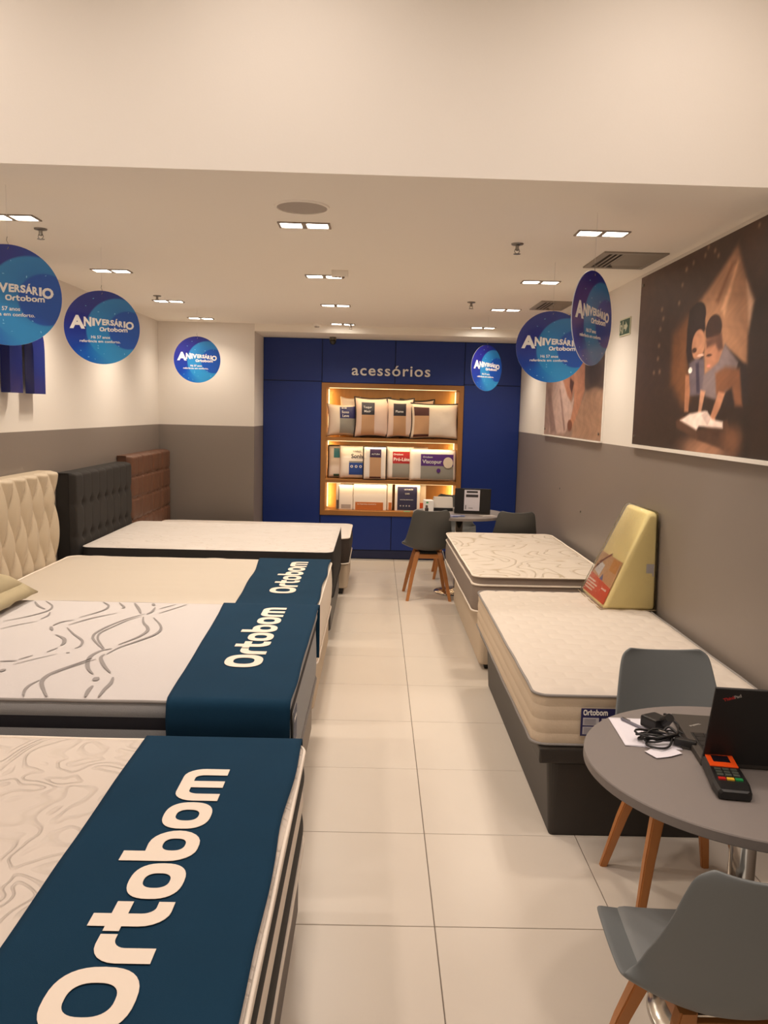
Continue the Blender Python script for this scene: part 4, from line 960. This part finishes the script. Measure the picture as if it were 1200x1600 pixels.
# laptop seen from behind its lid
def laptop(name, label, loc, rz, w_, d_, hl, tilt, keyside, logo):
    t = thing(name, label, 'laptop', loc, rz)
    LB = M('laptop_black', (26, 23, 22), .55); LG_ = M('laptop_deck', (64, 58, 52), .6)
    bm = bmesh.new(); box(bm, 0, w_, 0, d_, 0, .018, bev=.003); put('base', bm, LG_, t)
    bm = bmesh.new(); box(bm, .02, w_-.02, .025, d_*.56, .018, .0188); put('keyboard_well', bm, LB, t)
    bm = bmesh.new(); nk = 13
    for r_ in range(5):
        for k in range(nk):
            x0 = .024+k*(w_-.048)/nk; y0 = .029+r_*(d_*.56-.034)/5
            box(bm, x0+.001, x0+(w_-.048)/nk-.001, y0+.001, y0+(d_*.56-.034)/5-.001, .0188, .0208)
    o = put('keys', bm, BLACKP, t); o['kind'] = 'stuff'
    bm = bmesh.new(); box(bm, w_*.36, w_*.64, d_*.62, d_*.92, .018, .0186); put('touchpad', bm, LB, t)
    hinge = bpy.data.objects.new('lid', None)
    bm = bmesh.new(); box(bm, 0, w_, -.008, 0, 0, hl, bev=.003); lid = put('lid', bm, LB, t, loc=(0, 0, .016)); lid.rotation_euler = (math.radians(tilt), 0, 0)
    bm = bmesh.new(); box(bm, .012, w_-.012, .0, .0006, .02, hl-.014); put('screen', bm, M('dark_screen', (28, 22, 30), .2), lid)
    bm = bmesh.new()
    for x in (.05, w_-.09): cyl(bm, (x, -.002, .017), .006, .04, 12, axis='x')
    put('hinge', bm, LB, t)
    return t, lid
t, lid = laptop('laptop', 'open black laptop on the near table, back of lid towards us', (.872, 2.05, TZ+.0005), math.radians(-7), .40, .335, .236, 18, 0, 1)
RED = M('logo_red', (190, 40, 40), .4); SILV = M('logo_silver', (170, 166, 160), .35)
for s, dx, m in (('Think', 0, RED), ('Pad', .026, SILV)):
    me = text_mesh(s, .0125, .03, .0003); o = put('lettering', me, m, lid)
    a = math.radians(22); orient(o, (.025+dx*math.cos(a), -.0086, .198+dx*math.sin(a)), (math.cos(a), 0, math.sin(a)), (-math.sin(a), 0, math.cos(a)))
me = text_mesh('ThinkPad', .011, .03, .0003); o = put('lettering', me, SILV, t); orient(o, (.062, .262, .0186), (-math.cos(.6), -math.sin(.6), 0), (math.sin(.6), -math.cos(.6), 0))

# ------------------------------------------------------------ things on the far table
t, lid = laptop('laptop', 'open dark laptop with a sheet taped on its lid, far table', (.727, 7.42, TZ+.0005), math.radians(-4), .325, .22, .225, 9, 0, 0)
put('taped_sheet', B(.085, .225, -.0095, -.0082, .018, .212), PAPER, lid)
bm = bmesh.new(); box(bm, .105, .205, -.0102, -.0095, .185, .203); box(bm, .10, .21, -.0102, -.0095, .145, .17); box(bm, .098, .104, -.0102, -.0095, .03, .07); box(bm, .125, .165, -.0102, -.0095, .04, .044)
put('sheet_print', bm, M('print_dark', (58, 54, 56), .6), lid)
t = thing('printer', 'low pale printer with dark slot behind the far laptop', 'printer', (.60, 7.68, TZ))
put('body', B(-.11, .13, -.09, .09, .0, .03, bev=.004), BLACKP, t)
bm = bmesh.new(); V = [bm.verts.new(p) for p in ((-.07, -.08, .031), (.13, -.08, .031), (.13, .08, .031), (-.07, .08, .031), (-.04, -.02, .12), (.13, -.02, .12), (.13, .08, .12), (-.04, .08, .12))]
for f in ((3, 2, 1, 0), (4, 5, 6, 7), (0, 1, 5, 4), (1, 2, 6, 5), (2, 3, 7, 6), (3, 0, 4, 7)): bm.faces.new([V[i] for i in f])
put('paper_tray', bm, M('printer_grey', (176, 166, 154), .5), t)
t = thing('box', 'small white carton at the left of the far table', 'box', (.50, 7.60, TZ), .1)
put('carton', B(-.04, .04, -.06, .06, 0, .10, bev=.002), WHITE, t); put('sticker', B(-.03, -.01, -.061, -.06, .075, .09), M('sticker_green', (70, 160, 90), .5), t)
t = thing('spray_bottle', 'tiny dark bottle standing on the far table', 'bottle', (.47, 7.36, TZ))
bm = bmesh.new(); lathe(bm, [(.016, 0), (.017, .004), (.017, .05), (.012, .056)], 20); put('body', bm, M('bottle_dark', (50, 36, 34), .3), t, smooth=True)
bm = bmesh.new(); lathe(bm, [(.011, .056), (.011, .075), (.008, .078)], 16); put('cap', bm, M('bottle_cap', (110, 92, 80), .4), t)
for k, (x, y, a, c3, lab) in enumerate(((.66, 7.19, 8, (40, 50, 100), 'dark blue leaflet lying at the front of the far table'), (.735, 7.235, -6, (96, 104, 140), 'pale blue leaflet beside the far laptop'), (1.02, 7.30, 20, (190, 180, 168), 'white leaflet at the right of the far laptop'))):
    t = thing('leaflet', lab, 'leaflet', (x, y, TZ+.0005+.0025*(k == 1)), math.radians(a), 'leaflets on the far table')
    put('cover', B(-.07, .07, -.05, .05, 0, .002), M('leaflet%d' % k, c3, .4), t); put('title_print', B(-.05, .03, -.01, .006, .002, .0024), PAPER, t)
# thin cable below the far table
bm = bmesh.new(); tube(bm, smoothpath([(.66, 7.75, .35), (.72, 7.6, .14), (.80, 7.5, .012), (.95, 7.6, .006), (1.05, 8.2, .006)], 8), .004, 6); tag(put('cable', bm, WHITE), 'thin white cable trailing under the far table', 'cable')

# ------------------------------------------------------------ lit display shelf
t = thing('display_shelf', 'lit oak wall shelf recessed in the blue panels, full of pillows', 'shelf', (0, 0, 0))
D0, D1 = YB-.012, YB+.34; th = .052
bm = bmesh.new()
box(bm, SX0, SX1, D0, D1, SZ1-th, SZ1); box(bm, SX0, SX1, D0, D1, SZ0, SZ0+th); box(bm, SX0, SX0+th, D0, D1, SZ0+th, SZ1-th); box(bm, SX1-th, SX1, D0, D1, SZ0+th, SZ1-th)
put('frame', bm, OAKF, t)
put('back_panel', B(SX0, SX1, D1, D1+.02, SZ0, SZ1), OAK, t)
SH = (1.362, .893)
for z in SH: put('shelf_board', B(SX0+th, SX1-th, D0+.012, D1-.001, z-.036, z), OAKF, t)
levels = [(SZ1-th, SH[0]), (SH[0]-.036, SH[1]), (SH[1]-.036, SZ0+th)]
for zt, zb in levels:
    put('led_strip', B(SX0+th+.03, SX1-th-.03, D0+.040, D0+.049, zt-.005, zt-.0005), LEDG, t)
    l = bpy.data.lights.new('led', 'AREA'); l.shape = 'RECTANGLE'; l.size = 1.36; l.size_y = .012; l.energy = LED_W; l.color = (1, .74, .42)
    o = bpy.data.objects.new('led', l); COL.objects.link(o); o.location = (.17, D0+.05, zt-.009); o.rotation_euler = (math.radians(12), 0, 0); o.parent = t
    for x, s in ((SX0+th+.012, 1), (SX1-th-.012, -1)):
        put('led_strip', B(x-.006, x+.006, D1-.05, D1-.038, zb+.01, zt-.01), LEDG, t)
        l = bpy.data.lights.new('led', 'AREA'); l.shape = 'RECTANGLE'; l.size = .012; l.size_y = zt-zb-.03; l.energy = LED_W*.34; l.color = (1, .66, .25)
        o = bpy.data.objects.new('led', l); COL.objects.link(o); o.location = (x+s*.008, D1-.044, (zt+zb)/2); o.rotation_euler = (PI/2, 0, -s*math.radians(60)+(0 if s > 0 else 0)); o.parent = t
# sign over it
t = thing('shop_sign', 'white raised lettering on the blue panels above the shelf', 'sign', (.146, YB-.004, 2.052))
me = text_mesh('acessórios', .165, .012, .008, 1.0, 'CENTER', 1.12); o = put('lettering', me, LETW, t)
xs = [v.co.x for v in me.vertices]; k = .865/(max(xs)-min(xs))
for v_ in me.vertices: v_.co.x *= k
orient(o, (0, -.008, 0), (1, 0, 0), (0, 0, 1))

# products: pillows and bags
def XS(px): return -.615+(px-501.5)*.00715*1.018
def product(name, label, px0, px1, ztop, zb, depth, y, fab, patches=(), pipe=None, p=2.6, pin=.11, turn=0, lean=4, texts=(), wr=.010, seed=1, pr=.011, lob=None):
    x0, x1 = XS(px0), XS(px1); w_ = x1-x0; h_ = ztop-zb
    t = thing(name, label, 'pillow', ((x0+x1)/2, y, zb+.003), math.radians(turn), 'packed pillows on the lit shelf')
    bm, S, e = pillow_mesh(w_/max(.5, math.cos(math.radians(turn))), h_, depth, p, pin, 20, wr, seed)
    W = w_/max(.5, math.cos(math.radians(turn)))
    for v_ in bm.verts: v_.co.z += h_/2
    body = put('pillow_body', bm, fab, t, smooth=True)
    for o in (t,): o.rotation_euler = (math.radians(-lean), 0, math.radians(turn))
    for pn, u0, u1, v0, v1, m in patches:
        bm = bmesh.new()
        def fn(u, v):
            q = S(u0+(u1-u0)*u, v0+(v1-v0)*v, -1); return (q.x, q.y-.004, q.z+h_/2)
        grid(bm, 8, 8, fn); put(pn, bm, m, t)
    for s, uu, vv, sz, m in texts:
        me = text_mesh(s, sz, .015, .0005); o = put('lettering', me, m, t); q = S(min(.9, uu+.15), vv, -1)
        orient(o, (W/2*uu, q.y-.008, h_/2*(1+vv)), (1, 0, 0), (0, 0, 1))
    if pipe:
        bm = bmesh.new(); tube(bm, [(q.x, q.y, q.z+h_/2) for q in e], pr, 6, closed=True); put('piping', bm, pipe, t)
    return t
PC = M('pillow_cream', (234, 218, 198), .8, bump=.25, bscale=26, bdist=.006); PW = M('pillow_white', (240, 230, 220), .75, bump=.2, bscale=22, bdist=.005)
PP = M('pillow_pinkish', (226, 200, 184), .7, bump=.15, bscale=18, bdist=.006)
def PM(n, c): return M(n, c, .45)
NV, DK, TAN, BRN, TEA = PM('print_navy', (44, 44, 96)), PM('print_black', (42, 36, 44)), PM('print_tan', (196, 152, 112)), PM('print_brown', (84, 46, 40)), PM('print_teal', (58, 128, 140))
GRP, RDP, PUR, BLP, GRN, ORG = PM('print_warm_grey', (150, 146, 136)), PM('print_red', (176, 44, 44)), PM('print_purple', (84, 36, 120)), PM('print_blue', (34, 72, 150)), PM('print_green', (50, 84, 66)), PM('print_orange', (196, 112, 50))
PIPB = PM('black_piping', (38, 26, 22)); CRP = PM('print_cream', (228, 210, 186))
z1, z2, z3 = SH[0], SH[1], SZ0+th
ya = YB+.10
# top shelf
product('packed_pillow', 'cream pillow corner sticking up behind the navy-labelled one', 528, 560, z1+.46, z1, .10, YB+.26, PW, seed=11, lean=2)
product('packed_pillow', 'black-edged pillow behind, its dark corner above the first tall bag', 560, 610, z1+.435, z1, .08, YB+.27, PC, pipe=PIPB, seed=12, lean=2, pr=.010)
product('packed_pillow', 'black-edged pillow at the back with raised right corner, top shelf', 622, 676, z1+.445, z1, .08, YB+.27, PP, pipe=PIPB, seed=13, lean=2, pin=.12)
product('packed_pillow', 'leaning cream pillow with navy and grey label, left of top shelf', 509, 556, z1+.375, z1, .14, ya+.05, PC,
        [('label', -.2, .92, .1, .86, NV), ('label', -.2, .92, -.85, .1, GRP)], turn=10, texts=[('BOM', -.08, .66, .026, LETW), ('Sono', -.08, .40, .040, LETW), ('Leve', -.04, .18, .040, LETW)], seed=2, p=2.4)
product('packed_pillow', 'tall clear bag with black label and tan panel, top shelf left', 551, 607, z1+.455, z1, .15, ya+.02, PP,
        [('label', -.62, .12, .10, .76, DK), ('label', -.62, .12, -.92, .10, TAN)], pipe=PIPB, seed=3, pin=.10, texts=[('Toque', -.5, .42, .036, LETW), ('Macio', -.46, .22, .036, LETW)], lean=5)
product('packed_pillow', 'narrow clear bag with black label, middle of the top shelf', 601, 643, z1+.45, z1, .13, ya-.0, PP,
        [('label', -.52, .43, .10, .76, DK), ('label', -.52, .43, -.92, .10, TAN)], pipe=PIPB, seed=4, pin=.10, texts=[('Plume', -.36, .26, .036, LETW)], lean=5)
product('packed_pillow', 'wide cream pillow with dark brown label, right on the top shelf', 637, 713, z1+.40, z1, .14, ya-.03, PC,
        [('label', -.88, -.24, .28, .78, BRN), ('label', -.88, -.24, -.78, .28, TAN), ('label', -.88, -.24, -.93, -.78, BRN)], pipe=PIPB, seed=5, pin=.08, lean=6, wr=.014)
# middle shelf
def product2(*a, **k): k.setdefault('p', 7); k.setdefault('pin', .015); k.setdefault('wr', .004); return product(*a, **k)
product2('packed_pillow', 'bagged pillow with teal label, leftmost on the middle shelf', 511, 545, z2+.365, z2, .09, ya+.14, PW, [('label', -.47, .3, .25, .84, TEA), ('label', -.47, .3, -.93, -.78, GRN)], pipe=PIPB, seed=6)
product2('packed_pillow', 'white pillow with blue icon label and dark script, middle shelf', 529, 582, z2+.375, z2, .10, ya+.05, PW,
         [('label', -.42, .5, -.78, -.04, BLP), ('label_strip', -.42, .5, -.04, .06, GRP)], seed=7, p=4, pin=.03, texts=[('Sonho', -.30, .24, .066, DK), ('ortobom', -.2, .62, .025, DK), ('o o o', -.34, -.34, .06, LETW)])
product2('packed_pillow', 'pale bagged pillow at the back, right of middle shelf', 640, 668, z2+.37, z2, .10, YB+.25, PW, seed=14)
product2('packed_pillow', 'upright bag with black edge and purple label, middle shelf', 567, 602, z2+.37, z2, .09, ya-.04, PW,
         [('label', -.45, .55, .35, .86, PM('print_plum', (60, 36, 76))), ('label', -.45, .55, -.82, .35, TAN), ('label', -.45, .55, -.93, -.82, BRN)], pipe=PIPB, seed=8, texts=[('ALTURA', -.3, .5, .025, LETW)])
product2('packed_pillow', 'foam pillow bag with red label on the middle shelf', 601, 645, z2+.375, z2, .12, ya+.04, PW,
         [('label', -.5, .9, -.02, .70, RDP), ('label', -.5, .9, -.88, -.02, GRP)], seed=9, texts=[('Pró-Látex', -.44, .14, .052, LETW), ('Ortobom', -.44, .48, .028, LETW)], lean=3)
product2('packed_pillow', 'wide foam pillow bag with purple label, right on middle shelf', 638, 711, z2+.36, z2, .12, ya-.04, PW,
         [('label', -.53, .86, -.08, .66, PUR), ('label', -.53, .86, -.9, -.08, GRP)], seed=10, texts=[('Viscopur', -.46, .08, .06, LETW), ('Ortobom', -.44, .42, .028, LETW)], lean=7)
o = bpy.data.objects['packed_pillow.%03d' % (len([q for q in bpy.data.objects if q.name.startswith('packed_pillow')])-1)]
bm = bmesh.new(); n = 28; f = bm.faces.new([bm.verts.new((.165+.055*math.cos(2*PI*k/n), -.0735, .205+.062*math.sin(2*PI*k/n))) for k in range(n)]); put('round_print', bm, CRP, o)
bm = bmesh.new(); f = bm.faces.new([bm.verts.new((.06+.022*math.cos(2*PI*k/n), -.074, .115+.024*math.sin(2*PI*k/n))) for k in range(n)]); put('round_print', bm, PUR, o)
# bottom shelf boxes
def pack(label, px0, px1, zt, y, d, parts, m=PW, texts=()):
    x0, x1 = XS(px0), XS(px1); w_ = x1-x0
    t = thing('bedding_pack', label, 'package', ((x0+x1)/2, y, z3), 0, 'flat bedding packs on the bottom shelf')
    bm = bmesh.new(); box(bm, -w_/2, w_/2, -d/2, d/2, 0, zt, bev=.012); put('packet', bm, m, t, smooth=False)
    for pn, a, b, c_, e_, mm in parts: put(pn, B(-w_/2+w_*a, -w_/2+w_*b, -d/2-.002, -d/2, zt*c_, zt*e_), mm, t)
    for s, a, c_, sz, mm in texts:
        o = put('lettering', text_mesh(s, sz, .012, .0004), mm, t); orient(o, (-w_/2+w_*a, -d/2-.003, zt*c_), (1, 0, 0), (0, 0, 1))
pack('white pack with a small grey label, leftmost on the bottom shelf', 525, 532, .30, YB+.19, .12, [('label', .1, .8, .02, .35, M('print_ash', (110, 100, 96), .5))])
pack('narrow white pack standing beside the orange-banded one', 529, 552, .285, YB+.12, .10, [('picture_print', .2, .85, .06, .22, M('print_stone', (180, 168, 160), .5)), ('spine', .0, .06, .05, .95, M('print_ash', (110, 100, 96), .5))])
pack('wide white bedding pack with an orange band along its bottom', 552.5, 604, .295, YB+.11, .10, [('orange_band', .06, .90, .02, .32, ORG)], texts=[('MATRIMONIAL CONFORTO', .12, .22, .017, LETW)])
pack('thin white pack right of the orange-banded one', 605, 613, .305, YB+.16, .12, [('label', .3, .9, .02, .3, ORG)])
pack('bedding pack with navy label and four small icons', 617, 656, .30, YB+.11, .08, [('navy_label', .1, .88, .04, .93, PM('print_slate', (50, 48, 78)))],
     texts=[('ORTOBOM', .36, .80, .02, LETW), ('CAPA', .4, .64, .02, LETW), ('PROTETORA DE COLCHÃO', .2, .42, .012, LETW), ('o  o  o  o', .2, .18, .03, LETW)])
pack('clear bag of quilted white cloth behind navy pack', 634, 666, .29, YB+.22, .10, [('orange_label', .6, .95, .05, .3, PM('print_vermilion', (214, 96, 44)))], m=PC)
tag(put('price_sticker', B(XS(631), XS(641), YB+.005, YB+.04, z3, z3+.004), M('sticker_mint', (120, 200, 150), .5)), 'small green sticker tag on the bottom shelf edge', 'sticker')

# small screws dotted on the grey right wall
for k, (y, z) in enumerate(((7.0, 1.04), (6.25, .93))):
    bm = bmesh.new(); cyl(bm, (XR-.006, y, z), .007, .006, 10, axis='x'); tag(put('wall_screw', bm, STEEL), ('farther' if k == 0 else 'nearer')+' small screw head on the grey right wall', 'screw')
